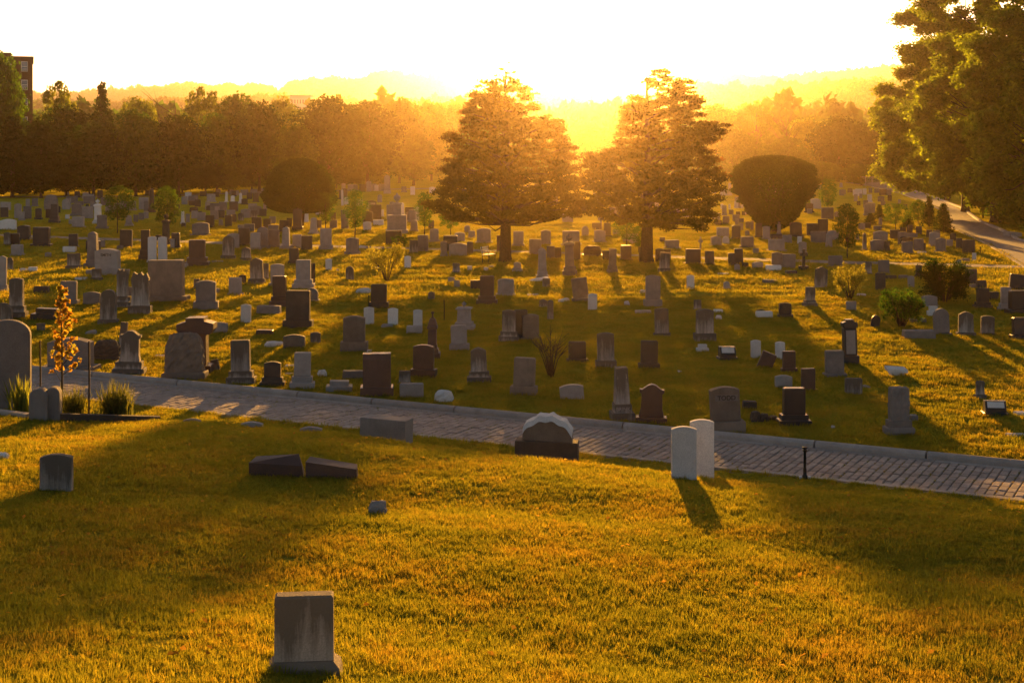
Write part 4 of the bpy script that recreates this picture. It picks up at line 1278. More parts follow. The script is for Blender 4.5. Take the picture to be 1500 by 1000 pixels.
# ---------------------------------------------------------------- foreground stones
def at_D(px, D): x = (px - 750) / F * D; return x, D, T(x, D)
def fg(name, px, yt, yb, wp, kd, col, b, label, rz=0.0, tilt=0.0, pitch=0.0, parts=None, group=None, D=None):
    x, y, z = at(px, yb) if D is None else at_D(px, D); s = y / F; W = wp * s; H = (yb - yt) * s if D is None else CAMZ + (HY - yt) * s - z
    p = parts(W, H) if parts else stone_parts(kd, W, H, b, int(px))
    yc = y + 0.06; r = build_stone(name, p, col, (x, yc, T(x, yc)), rz, tilt, label, group, pitch); PLACED.append((x, yc, W)); return r, W, H
def low_tab(W, H):   # tablet on a low spreading sloped base
    hb = H * 0.16; dd = W * 0.24
    vb = []; a, c = W / 2, dd * 1.15
    vb, fb = stepbox(W, dd * 2.2, -0.06, hb, 0.04, 0.90)
    vs, fs = stepbox(W * 0.745, dd, hb + 0.001, H, 0.014, 0.985)
    return [('base', vb, fb, False, None), ('slab', vs, fs, False, None)]
fg('headstone', 444, 872, 985, 116, None, 'f', 0, 'square-topped stained tablet on a spreading base, alone at the bottom of the view', 0.10, 0, 0, low_tab)
fg('headstone', 1002.5, 625, 702, 37, 'mil', 'w', 0, 'front one of two white round-topped tablets near the road, with shadow towards the camera', -0.05)
fg('headstone', 1029, 613, 687, 35, 'mil', 'w', 0, 'rear one of two white round-topped tablets near the road, half hidden', -0.05, D=21.4)
fg('headstone', 80.5, 666, 719, 46, 'seg', 's', 0, 'short curved-top tablet with black stained head in the left foreground', 0.06)
def wedge(W, H, flip):
    a = W / 2; d = W * 0.34
    if not flip: vs = [(-a, -d / 2, -0.05), (a, -d / 2, -0.05), (a * 1.02, d / 2, -0.05), (-a, d / 2, -0.05), (-a, -d / 2, H * 0.72), (a * 0.93, -d / 2, H * 0.55), (a * 0.75, d * 0.3, H * 1.0), (-a * 0.8, d * 0.3, H * 0.9)]
    else: vs = [(-a, -d / 2, -0.05), (a, -d / 2, -0.05), (a, d / 2, -0.05), (-a * 0.9, d / 2, -0.05), (-a, -d / 2, H * 0.86), (a, -d / 2, H * 0.5), (a * 0.95, d * 0.25, H * 0.62), (-a * 0.9, d * 0.25, H * 1.0)]
    return [('slab', vs, [(3, 2, 1, 0), (0, 1, 5, 4), (1, 2, 6, 5), (2, 3, 7, 6), (3, 0, 4, 7), (4, 5, 6, 7)], False, None)]
fg('toppled_headstone', 405.5, 668, 697, 80, None, 'b', 0, 'left of two toppled dark blocks in the foreground grass, ridged top', 0.03, 0, 0, lambda W, H: wedge(W, H, False), 'toppled blocks in the foreground grass')
fg('toppled_headstone', 486, 671, 700, 75, None, 'b', 0, 'right of two toppled dark blocks in the foreground, pale sunlit sloping top', -0.02, 0, 0, lambda W, H: wedge(W, H, True), 'toppled blocks in the foreground grass')
fg('rock', 553, 735, 753, 24, 'frag', 'l', 0, 'small pale angular rock lying alone in the foreground grass')
fg('rock', 1, 664, 672, 18, 'frag', 'w', 0, 'pale rounded rock at the left edge of the photo')
def blockp(W, H): 
    vs, fs = stepbox(W, W * 0.42, -0.25, H, 0.012, 0.99); return [('slab', vs, fs, False, None)]
fg('headstone', 565, 611, 643, 72, None, 'l', 0, 'low wide pale block headstone on the near edge of the brick road', -0.32, R(1.5), 0, blockp, D=29.7)
fg('grave_marker', 280, 613.5, 618, 26, 'seg', 'l', 0, 'leftmost of three pale stone tops peeping over the grass crest')
fg('grave_marker', 368, 618, 625, 32, 'seg', 'l', 0, 'middle of three pale stone tops peeping over the grass crest')
fg('grave_marker', 455, 625, 632, 32, 'seg', 'l', 0, 'rightmost of three pale stone tops peeping over the grass crest')
# sunken monument with wavy marble-edged head on a dark block
def wavy(W, H):
    out = []; hb = H * 0.42; vs, fs = stepbox(W, W * 0.32, -0.3, hb, 0.012); out.append(('base', vs, fs, False, 'd'))
    a = W * 0.395; n_ = 22; d = W * 0.26
    top = []
    for i in range(n_ + 1):
        t = i / n_; x = -a + 2 * a * t; e = 4 * t * (1 - t)
        zt = hb + (H - hb) * (0.42 + 0.52 * e ** 0.8 + 0.035 * math.sin(t * 24))
        top.append((x, zt))
    pts = [(-a, hb + 0.001), (a, hb + 0.001)] + top[::-1]
    vs, fs = prism(pts, d * 0.8, 0.006); out.append(('slab', vs, fs, False, 't'))
    # the pale hewn rim: a band over the top edge, leaning back
    V, Fc = [], []
    for i, (x, z) in enumerate(top):
        q = 0.20 * (H - hb)
        V += [(x, -d * 0.5 - 0.012, z - q * 0.95), (x, -d * 0.42, z + 0.012), (x, d * 0.45, z + 0.03 + 0.01 * math.sin(i * 2.1)), (x, d * 0.45, z - 0.08)]
    for i in range(n_):
        for j in range(3): k = i * 4 + j; Fc.append((k, k + 4, k + 5, k + 1))
    Fc += [(0, 1, 2, 3), tuple(n_ * 4 + j for j in (3, 2, 1, 0))]
    out.append(('rim', V, Fc, False, 'w')); return out
fg('wavy_topped_monument', 801, 606, 660, 92, None, 't', 0, 'dark monument with a pale wavy hewn rim, sunk beside the brick road', -0.12, R(2.5), 0, wavy, D=29.6)
# tall rounded slab and the planted plot at the left
x, y, z = at_D(12, 25.6); W = 64 * y / F; H = CAMZ + (HY - 468) / F * y - z
parts = stone_parts('seg', W, H, 0, 9)
vs, fs = prism([(-W / 2, -0.4), (W / 2, -0.4)] + [(W / 2 * math.cos(t), H - W * 0.36 + W * 0.36 * math.sin(t)) for t in np.linspace(0, math.pi, 15)], W * 0.24, 0.03)
o = mesh_obj('headstone', vs, fs, M['g'], None, False, (x, y, z), (0, 0, 0.15)); tag(o, 'tall thick round-topped slab cut by the left edge of the photo', 'headstone', GROUPN['headstone'])
x, y, z = at_D(63, 23.7); s = y / F
root = empty('paired_headstone', (x, y + 0.1, T(x, y + .1)), 0.1, 'stone of two joined round-headed halves in front of the planted plot', 'headstone')
for sx, ww in ((-8.0, 26), (11, 20)):
    vs, fs = prism([(a_, z_ - (0.25 if z_ == 0 else 0)) for a_, z_ in outline('arch', ww * s, CAMZ + (HY - 568) * s - z)], 0.24, 0.02); mesh_obj('slab', [(p[0] + sx * s, p[1] + (0.0 if sx < 0 else 0.10), p[2]) for p in vs], fs, M['g'], root)
def at_D(px, D): x = (px - 750) / F * D; return x, D, T(x, D)
xa, ya, za = at_D(83, 23.9); xb, yb_, zb = at_D(234, 24.6)
def plank(name, p, q, wd, h, mat, label, cat, up=0.0):
    d = Vector((q[0] - p[0], q[1] - p[1], 0)); L = d.length; d.normalize(); nn = Vector((-d.y, d.x, 0)) * wd / 2; o0 = Vector(p)
    vs = []
    for t in (0, 1):
        c = Vector((p[0], p[1], p[2])) if t == 0 else Vector((q[0], q[1], q[2]))
        for sg, hh in ((-1, -0.25), (1, -0.25), (1, h), (-1, h)): vs.append(tuple(c + nn * sg + Vector((0, 0, hh)) - o0))
    ob = mesh_obj(name, vs, [(0, 1, 5, 4), (1, 2, 6, 5), (2, 3, 7, 6), (3, 0, 4, 7), (0, 3, 2, 1), (4, 5, 6, 7)], mat, None, False, tuple(o0)); tag(ob, label, cat); return ob
plank('timber_edging', (xa, ya, za), (xb, yb_, zb), 0.12, 0.13, M['timber'], 'long timber beam edging the planted plot, right of the paired stone', 'edging')
xc, yc_, zc = at_D(-20, 24.2); xd, yd, zd = at_D(42, 23.9)
plank('stone_edging', (xc, yc_, zc), (xd, yd, zd), 0.14, 0.08, M['conc'], 'pale stone edging of the planted plot, left of the paired stone', 'edging')

def tube(path, radii, n_=6):
    vs, fs = [], []
    for k, (p, r) in enumerate(zip(path, radii)):
        p = Vector(p); a = Vector(path[min(k + 1, len(path) - 1)]) - Vector(path[max(k - 1, 0)])
        a.normalize() if a.length else None
        q = a.orthogonal().normalized() if a.length else Vector((1, 0, 0)); w2 = a.cross(q)
        for i in range(n_):
            t = 2 * math.pi * i / n_; vs.append(tuple(p + q * (r * math.cos(t)) + w2 * (r * math.sin(t))))
    for k in range(len(path) - 1):
        for i in range(n_):
            j = (i + 1) % n_; fs.append((k * n_ + i, k * n_ + j, (k + 1) * n_ + j, (k + 1) * n_ + i))
    fs.append(tuple(range(n_))[::-1]); fs.append(tuple(range((len(path) - 1) * n_, len(path) * n_)))
    return vs, fs
def stake(px, yt, yb, wp, label, name='iron_stake', D=None):
    x, y, z = at(px, yb) if D is None else at_D(px, D); s = y / F; H = (CAMZ + (HY - yt) * s) - z
    vs, fs = tube([(0, 0, -0.2), (0.01, 0, H * 0.5), (0.0, 0.01, H)], [wp * s / 2] * 3, 5)
    o = mesh_obj(name, vs, fs, M['iron'], None, False, (x, y, z)); tag(o, label, 'stake', 'thin iron stakes among the graves'); return x, y, z
stake(58.5, 499, 592, 2.6, 'rusty stake left of the autumn sapling', D=25.6)
stake(130, 500, 602, 2.8, 'rusty stake right of the autumn sapling, by the timber beam', D=24.5)
stake(540, 432, 450, 1.4, 'short rusty stake beside the dark square headstone at mid field')
stake(650.5, 439, 470, 1.5, 'rusty stake standing alone at mid field left of the urn pedestal')
stake(1436, 361, 372, 1.4, 'short stake in the grass near the drive')
# turned metal post by the road
x, y, z = at_D(1179, 28.2); s = y / F
root = empty('metal_post', (x, y, z), 0, 'short turned dark metal post at the near edge of the brick road', 'post')
H = CAMZ + (HY - 654) * s - z; r_ = 4.2 * s
vs, fs = lathe([(r_ * 1.0, -0.1), (r_ * 0.95, 0.1 * H), (r_ * 0.62, 0.14 * H), (r_ * 0.62, 0.3 * H), (r_ * 0.5, 0.34 * H), (r_ * 0.48, 0.84 * H), (r_ * 0.8, 0.86 * H), (r_ * 0.8, 0.9 * H), (r_ * 0.45, 0.92 * H)], 10); mesh_obj('shaft', vs, fs, M['darkiron'], root, True)
vs, fs = lathe([(r_ * 0.45, 0.92 * H), (r_ * 1.0, 0.955 * H), (r_ * 1.0, 0.975 * H), (r_ * 0.3, 1.0 * H)], 10); mesh_obj('cap', vs, fs, M['darkiron'], root, True)
for sx in (-1, 1):
    vs, fs = stepbox(0.05, 0.06, 0.0, 0.05, 0.008); mesh_obj('flange', [(a + sx * r_ * 1.5, b, c + 0.01) for a, b, c in vs], fs, M['signwhite'], root)
# broken pale pieces stacked near the kerb (photo 650,585) already in rows; white bench under the cedar
x, y, z = at(716, 384); s = y / F
root = empty('garden_bench', (x, y, z), 1.15, 'small white slatted bench catching the sun beside the left big cedar trunk', 'bench')
bw, bd, sh = 1.0, 0.42, 0.42
for i in range(4):
    vs, fs = stepbox(bw, 0.085, sh, sh + 0.03, 0.005); mesh_obj('seat_slat', [(a, b - 0.16 + i * 0.105, c) for a, b, c in vs], fs, M['signwhite'], root)
for i in range(3):
    vs, fs = stepbox(bw, 0.03, sh + 0.12 + i * 0.12, sh + 0.2 + i * 0.12, 0.005); mesh_obj('back_slat', [(a, b + 0.22 + 0.03 * i, c) for a, b, c in vs], fs, M['signwhite'], root)
for sx in (-1, 1):
    for sy in (-1, 1):
        vs, fs = tube([(sx * bw * 0.46, sy * 0.18, -0.03), (sx * bw * 0.46, sy * 0.18, sh)] + ([(sx * bw * 0.46, 0.26, sh + 0.5)] if sy > 0 else []), [0.022] * (3 if sy > 0 else 2), 6); mesh_obj('leg', vs, fs, M['darkiron'], root)
    vs, fs = tube([(sx * bw * 0.46, -0.18, sh), (sx * bw * 0.46, -0.18, sh + 0.2), (sx * bw * 0.46, 0.22, sh + 0.22)], [0.018] * 3, 6); mesh_obj('armrest', vs, fs, M['darkiron'], root)

# fence and white sign at the far end of the drive
xs_ = [1268, 1277.5, 1290, 1302.5, 1314.5, 1326]
x0, y0, z0 = at(1290, 274); s = y0 / F
root = empty('wire_fence', (x0, y0, T(x0, y0)), 0, 'low metal fence with thin posts across the far end of the drive', 'fence')
for px in xs_:
    vs, fs = tube([((px - 1290) * s, 0, -0.3), ((px - 1290) * s, 0, 14.5 * s)], [0.045, 0.045], 5); mesh_obj('post', vs, fs, M['galv'], root)
vs, fs = tube([((1262 - 1290) * s, 0, 14.6 * s), ((1328 - 1290) * s, 0, 14.6 * s)], [0.04, 0.04], 5); mesh_obj('top_rail', vs, fs, M['galv'], root)
gv, gf = [], []
for i in range(56):
    a = (1263 - 1290) * s + i * 0.13; 
    for (p, q) in (((a, 0.02, 0.05), (a + 1.2, 0.02, 14.3 * s)), ((a, 0.02, 14.3 * s), (a + 1.2, 0.02, 0.05))):
        vs, fs = tube([p, q], [0.006, 0.006], 3); k = len(gv); gv += vs; gf += [tuple(i_ + k for i_ in f) for f in fs]
tag(mesh_obj('wire_mesh', gv, gf, M['galv'], root), kind='stuff')
x1, y1, z1 = at(1312, 273); vs, fs = stepbox(36 * y1 / F, 0.3, -0.2, 0.32, 0.02)
tag(mesh_obj('low_wall', vs, fs, M['conc'], None, False, (x1, y1 - 0.4, z1), (0, 0, 0)), 'low concrete wall below the far fence', 'wall')
vs, fs = stepbox(10.5 * s, 0.03, 7.0 * s, 13.8 * s, 0.004); so = mesh_obj('blank_sign', vs, fs, M['signwhite'], None, False, ((1310 - 1290) * s + x0, y0 - 0.07, T(x0, y0))); tag(so, 'small plain white sign board hung on the far fence', 'sign')
# tipped pale block on the right kerb (photo 1431,320)
x1, y1 = xr_right(103.6) + 0.2, 103.6
vs, fs = stepbox(1.1, 0.7, 0.0, 0.35, 0.03); tag(mesh_obj('curb_block', vs, fs, M['conc'], None, False, (x1, y1, T(x1, y1)), (0, 0.12, 0.4)), 'squared stone block sitting out of line on the far drive kerb', 'stone block')

# brown brick apartment block behind the left trees
D = 232.0; s = D / F
xr_ = (48 - 750) * s; zt = CAMZ + (HY - 83) * s
_a = R(18.6); root = empty('apartment_building', (xr_ - (14 * math.cos(_a) + 7 * math.sin(_a)), D - (14 * math.sin(_a) - 7 * math.cos(_a)), 0), _a, 'brown brick apartment block rising behind the trees at the far left', 'building')
vs, fs = box_verts(-14, 14, -7, 7, -0.5, zt - 0.5); mesh_obj('wall', vs, fs, M['brick'], root)
vs, fs = box_verts(-14.15, 14.15, -7.15, 7.15, zt - 0.5, zt); mesh_obj('parapet', vs, fs, M['brick'], root)
vs, fs = box_verts(-14, 14 - 30 * s, -5, 6, zt + 0.001, zt + 6 * s); mesh_obj('upper_storey', vs, fs, M['brick'], root)
for fl in range(6):
    for wx in (36.5, 14, -8):
        cx_ = (wx - 48) * s + 14; zc_ = zt - (15 * s) - fl * 3.0
        w2_, h2_ = 4.6 * s, 7.5 * s
        f = mesh_obj('window', *box_verts(cx_ - w2_, cx_ + w2_, -7.06, -7.001, zc_ - h2_, zc_ + h2_), M['render'], root)
        for (a, b) in ((-h2_ + 0.1, -0.05), (0.05, h2_ - 0.1)): mesh_obj('pane', *box_verts(cx_ - w2_ + 0.1, cx_ + w2_ - 0.1, -7.09, -7.062, zc_ + a, zc_ + b), M['glass'], f)
        mesh_obj('air_conditioner', *box_verts(cx_ - 0.35, cx_ + 0.35, -7.5, -7.1, zc_ - h2_ + 0.12, zc_ - h2_ + 0.55), M['galv'], f)
# pale low building far off on the wooded slope
D = 640.0; s = D / F
root = empty('hillside_building', ((440 - 750) * s, D, 0), 0, 'pale flat-roofed building in haze on the wooded slope', 'building')
zt = CAMZ + (HY - 141) * s
mesh_obj('wall', *box_verts(-15 * s, 15 * s, 0, 10, zt - 16, zt), M['render'], root); mesh_obj('roof', *box_verts(-15.5 * s, 15.5 * s, -0.2, 10.2, zt + 0.01, zt + 0.5), M['conc'], root)
for k in range(7):
    for r2 in range(2): mesh_obj('window', *box_verts(-13 * s + k * 4 * s, -13 * s + k * 4 * s + 2 * s, -0.06, -0.01, zt - 3.4 - r2 * 3.4, zt - 1.6 - r2 * 3.4), M['glass'], root)
# ---------------------------------------------------------------- foliage
def rand_unit(n_, r):
    v = r.normal(size=(n_, 3)); return v / np.linalg.norm(v, axis=1)[:, None]
def leaf_quads(C, s, r, up=0.0, asp=0.6):
    """rhombic leaf cards of size s at the points C"""
    n_ = len(C); nrm = rand_unit(n_, r); nrm[:, 2] = np.abs(nrm[:, 2]) + up; nrm /= np.linalg.norm(nrm, axis=1)[:, None]
    t = np.cross(nrm, rand_unit(n_, r)); t /= np.linalg.norm(t, axis=1)[:, None] + 1e-9; b = np.cross(nrm, t)
    s = (s * (0.6 + 0.8 * r.random(n_)))[:, None]; bend = nrm * s * 0.15
    return np.stack([C - t * s * 0.5, C - b * s * 0.5 * asp + bend, C + t * s * 0.5, C + b * s * 0.5 * asp + bend], 1)

def clump_points(cl, n_, r, shell=0.55):
    """points spread in a list of clumps (cx, cy, cz, rx, ry, rz), denser near their surfaces"""
    cl = np.array(cl, float); wgt = cl[:, 3] * cl[:, 4] + cl[:, 5] * cl[:, 3]; k = r.choice(len(cl), n_, p=wgt / wgt.sum())
    d = rand_unit(n_, r); rad = (shell + (1 - shell) * r.random(n_)) * (1 + 0.13 * r.normal(size=n_))
    return cl[k, :3] + d * rad[:, None] * cl[k, 3:6]

def trunk_mesh(name, paths, parent, mat=None):
    vs, fs = [], []
    for path, rad in paths:
        v, f = tube(path, rad, 7 if rad[0] > 0.08 else 5); k = len(vs); vs += v; fs += [tuple(i + k for i in q) for q in f]
    return mesh_obj(name, vs, fs, mat or M['bark'], parent, True)

def limbs(base_z, rt, tips, r, droop=0.0, trunk_top=None):
    """trunk from the ground, and curved limbs to the tips"""
    tt = trunk_top or (0, 0, base_z * 1.6)
    out = [([(0, 0, -0.3), (0.02 * rt, 0, base_z * 0.5), (0, 0.03, base_z), tt], [rt * 1.35, rt, rt * 0.85, rt * 0.3])]
    for t in tips:
        z0 = base_z * (0.85 + 0.3 * r.random()); m_ = ((t[0] * 0.5 + r.normal() * 0.1), (t[1] * 0.5 + r.normal() * 0.1), z0 + (t[2] - z0) * (0.55 - droop))
        out.append(([(0, 0, z0), m_, tuple(t)], [rt * 0.42, rt * 0.26, rt * 0.07]))
    return out

def crown_clumps(Wd, z0, z1, n_, r, shape='round', cl=0.3):
    cs = []
    for i in range(n_):
        t = (i + 0.5) / n_; z = z0 + (z1 - z0) * t
        if shape == 'round': rr = math.sqrt(max(0.02, 1 - (2 * t - 1) ** 2)) * 0.9
        elif shape == 'oval': rr = math.sqrt(max(0.02, 1 - abs(2 * t - 1) ** 2.4)) * 0.8
        elif shape == 'cone': rr = (1 - t) * 0.95 + 0.06
        elif shape == 'vase': rr = 0.35 + 0.6 * math.sin(min(1, t * 1.15) * math.pi * 0.62)
        else: rr = 0.8
        a = i * 2.399 + r.random() * 0.6; q = rr * Wd / 2 * (0.45 + 0.5 * r.random())
        c = Wd * cl * (0.7 + 0.5 * r.random()) * (0.55 + 0.5 * rr)
        cs.append((q * math.cos(a), q * math.sin(a), z, c, c, c * 0.75))
    return cs

TREE_CACHE = {}
def tree_proto(key, H, Wd, zt, n_cl, n_leaf, leaf, mat, seed, shape='round', cl=0.22, rt=0.2, shell=0.5, core=True, barktips=8):
    r = np.random.default_rng(seed)
    cs = crown_clumps(Wd, zt, H - Wd * cl * 0.4, n_cl, r, shape, cl)
    if core: cs.append((0, 0, (zt + H) / 2, Wd * 0.3, Wd * 0.3, (H - zt) * 0.36))
    P = clump_points(cs, n_leaf, r, shell); P = P[P[:, 2] > zt * 0.6]
    root = empty('tree', (0, 0, 0)); crown = np_quads('crown', leaf_quads(P, np.full(len(P), leaf), r), M[mat], root)
    tips = [c[:3] for c in cs[:: max(1, len(cs) // barktips)]]
    tr = trunk_mesh('trunk', limbs(zt, rt, tips, r, trunk_top=(0, 0, zt + (H - zt) * 0.7)), root)
    TREE_CACHE[key] = (root, H, Wd); return root
USED = set()
def place_tree(key, px, foot, top, wpx, label, group=None, name='tree', D=None, cat='tree', rz=None):
    root, H, Wd = TREE_CACHE[key]
    if D is None: x, y, z = at(px, foot)
    else: y = D; x = (px - 750) / F * D; z = T(x, y)
    h = (foot - top) * y / F if D is None else CAMZ + (HY - top) / F * D - z
    wm = wpx * y / F
    if key in USED:
        c = root.copy(); scene.collection.objects.link(c)
        for ch in [k for k in scene.objects if k.parent == root]:
            q = ch.copy(); scene.collection.objects.link(q); q.parent = c
    else: USED.add(key); c = root
    c.name = name; c.location = (x, y, z); c.scale = (wm / Wd, wm / Wd, h / H); c.rotation_euler = (0, 0, rng.random() * 6.28 if rz is None else rz)
    tag(c, label, cat, group); PLACED.append((x, y, 0.3)); return c

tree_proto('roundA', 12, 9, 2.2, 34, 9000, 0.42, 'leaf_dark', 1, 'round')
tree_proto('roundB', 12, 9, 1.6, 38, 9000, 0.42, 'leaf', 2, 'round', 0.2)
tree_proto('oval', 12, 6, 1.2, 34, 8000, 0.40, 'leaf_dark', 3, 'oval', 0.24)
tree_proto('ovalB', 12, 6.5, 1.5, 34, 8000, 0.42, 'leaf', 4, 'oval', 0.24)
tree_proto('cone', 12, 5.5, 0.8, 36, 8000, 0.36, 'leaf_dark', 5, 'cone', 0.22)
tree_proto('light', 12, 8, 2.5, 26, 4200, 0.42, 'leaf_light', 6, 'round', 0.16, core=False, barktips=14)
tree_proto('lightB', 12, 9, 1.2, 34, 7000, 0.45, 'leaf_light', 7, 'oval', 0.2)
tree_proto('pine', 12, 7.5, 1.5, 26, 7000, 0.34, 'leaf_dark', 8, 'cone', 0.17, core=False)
tree_proto('flat', 12, 10, 6.5, 16, 3200, 0.42, 'leaf', 9, 'round', 0.15, core=False, barktips=12)
GL = 'trees along the far left edge of the cemetery'; GM = 'trees behind the middle of the cemetery'; GR = 'hazy trees behind the right of the cemetery'
BT = [  # key, x, foot, top, width, D, label, group
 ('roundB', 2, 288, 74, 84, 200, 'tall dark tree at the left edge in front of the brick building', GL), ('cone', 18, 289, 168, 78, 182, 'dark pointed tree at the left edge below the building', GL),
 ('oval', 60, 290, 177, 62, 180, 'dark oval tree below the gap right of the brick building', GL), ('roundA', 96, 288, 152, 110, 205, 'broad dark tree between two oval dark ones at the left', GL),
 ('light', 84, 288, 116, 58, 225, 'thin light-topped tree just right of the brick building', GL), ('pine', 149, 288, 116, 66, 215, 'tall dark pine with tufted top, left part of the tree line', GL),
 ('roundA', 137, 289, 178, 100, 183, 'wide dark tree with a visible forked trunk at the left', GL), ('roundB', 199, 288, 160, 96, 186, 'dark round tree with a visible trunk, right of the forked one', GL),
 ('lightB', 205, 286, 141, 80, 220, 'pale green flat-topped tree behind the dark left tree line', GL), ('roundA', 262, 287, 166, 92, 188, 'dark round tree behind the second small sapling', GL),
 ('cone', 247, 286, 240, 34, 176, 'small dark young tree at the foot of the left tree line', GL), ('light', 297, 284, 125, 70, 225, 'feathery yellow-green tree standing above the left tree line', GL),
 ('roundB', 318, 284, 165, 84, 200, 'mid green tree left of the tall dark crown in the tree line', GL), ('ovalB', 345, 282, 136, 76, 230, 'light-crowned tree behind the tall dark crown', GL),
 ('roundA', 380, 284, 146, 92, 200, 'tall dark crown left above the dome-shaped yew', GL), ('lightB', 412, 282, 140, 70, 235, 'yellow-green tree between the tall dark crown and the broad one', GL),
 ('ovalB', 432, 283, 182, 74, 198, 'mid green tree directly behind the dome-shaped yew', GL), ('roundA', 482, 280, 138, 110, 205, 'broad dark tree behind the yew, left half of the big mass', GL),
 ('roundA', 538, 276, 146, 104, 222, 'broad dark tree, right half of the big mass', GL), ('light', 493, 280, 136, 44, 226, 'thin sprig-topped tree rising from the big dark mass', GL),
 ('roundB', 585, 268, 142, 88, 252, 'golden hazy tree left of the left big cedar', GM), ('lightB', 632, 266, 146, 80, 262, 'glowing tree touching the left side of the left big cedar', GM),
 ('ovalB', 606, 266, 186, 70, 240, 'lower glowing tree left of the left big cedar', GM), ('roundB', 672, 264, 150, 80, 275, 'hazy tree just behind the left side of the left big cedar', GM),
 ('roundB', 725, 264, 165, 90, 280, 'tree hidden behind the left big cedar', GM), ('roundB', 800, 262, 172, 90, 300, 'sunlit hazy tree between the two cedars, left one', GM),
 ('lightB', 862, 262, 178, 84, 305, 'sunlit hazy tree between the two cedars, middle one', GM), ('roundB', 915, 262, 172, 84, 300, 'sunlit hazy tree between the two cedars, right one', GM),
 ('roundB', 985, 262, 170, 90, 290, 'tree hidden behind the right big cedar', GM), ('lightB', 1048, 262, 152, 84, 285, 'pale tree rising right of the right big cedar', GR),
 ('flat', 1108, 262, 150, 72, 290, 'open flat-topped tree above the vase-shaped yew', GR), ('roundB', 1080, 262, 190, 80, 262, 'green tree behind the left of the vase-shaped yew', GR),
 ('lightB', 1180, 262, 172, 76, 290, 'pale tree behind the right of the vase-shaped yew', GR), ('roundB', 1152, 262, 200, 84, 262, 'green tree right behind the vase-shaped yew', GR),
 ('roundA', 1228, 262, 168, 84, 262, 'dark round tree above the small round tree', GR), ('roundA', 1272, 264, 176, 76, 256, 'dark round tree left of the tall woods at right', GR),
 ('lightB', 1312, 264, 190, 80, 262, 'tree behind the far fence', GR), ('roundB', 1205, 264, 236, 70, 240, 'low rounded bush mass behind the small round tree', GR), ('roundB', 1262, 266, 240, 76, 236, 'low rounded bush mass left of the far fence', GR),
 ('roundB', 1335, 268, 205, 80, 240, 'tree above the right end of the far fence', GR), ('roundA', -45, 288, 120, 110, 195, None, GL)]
for key, px, foot, top, wpx, D, lab, gr in BT:
    if lab is None: continue
    place_tree(key, px, foot, top, wpx, lab, gr, D=D)
# dark thicket under the left trees: low bushes behind the trunks
k0 = 0
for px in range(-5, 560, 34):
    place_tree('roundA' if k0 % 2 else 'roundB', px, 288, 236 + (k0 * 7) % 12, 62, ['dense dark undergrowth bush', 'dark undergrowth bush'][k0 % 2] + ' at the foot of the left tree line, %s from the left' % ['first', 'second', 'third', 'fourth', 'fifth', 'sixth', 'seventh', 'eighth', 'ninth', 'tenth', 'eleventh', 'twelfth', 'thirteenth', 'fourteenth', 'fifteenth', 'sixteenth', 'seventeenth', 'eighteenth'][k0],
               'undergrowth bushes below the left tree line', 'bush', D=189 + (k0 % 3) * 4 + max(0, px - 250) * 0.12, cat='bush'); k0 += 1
# bare dead tree
def bare_tree(px, foot, top, D, label, seed, spread=0.35, name='bare_tree', n1=12, rt=None, mat=None, cat='tree'):
    r = np.random.default_rng(seed)
    if D is None: x, y, z = at(px, foot)
    else: y = D; x = (px - 750) / F * D; z = T(x, y)
    H = (foot - top) * y / F if D is None else CAMZ + (HY - top) / F * D - z
    rt = rt or H * 0.014; paths = [([(0, 0, -0.2), (0.02 * H, 0, H * 0.45), (0, 0, H * 0.95)], [rt, rt * 0.7, rt * 0.15])]
    for i in range(n1):
        z0 = H * (0.3 + 0.5 * r.random()); a = r.random() * 6.28; L = H * spread * (0.5 + 0.6 * r.random())
        tip = (L * math.cos(a), L * math.sin(a), z0 + L * 0.9); mid = (tip[0] * 0.45, tip[1] * 0.45, z0 + L * 0.3)
        paths.append(([(0, 0, z0), mid, tip], [rt * 0.4, rt * 0.25, rt * 0.08]))
        for j in range(3):
            b = a + r.normal() * 0.7; l2 = L * 0.5; paths.append(([mid, (mid[0] + l2 * math.cos(b), mid[1] + l2 * math.sin(b), mid[2] + l2 * 0.8)], [rt * 0.18, rt * 0.05]))
    root = empty(name, (x, y, z), 0, label, cat); trunk_mesh('trunk', paths, root, mat); return root
bare_tree(1151, 262, 162, 285, 'bare dead tree behind the vase-shaped yew', 3)
bare_tree(256, 286, 138, 228, 'bare dead top poking above the left tree line', 4)

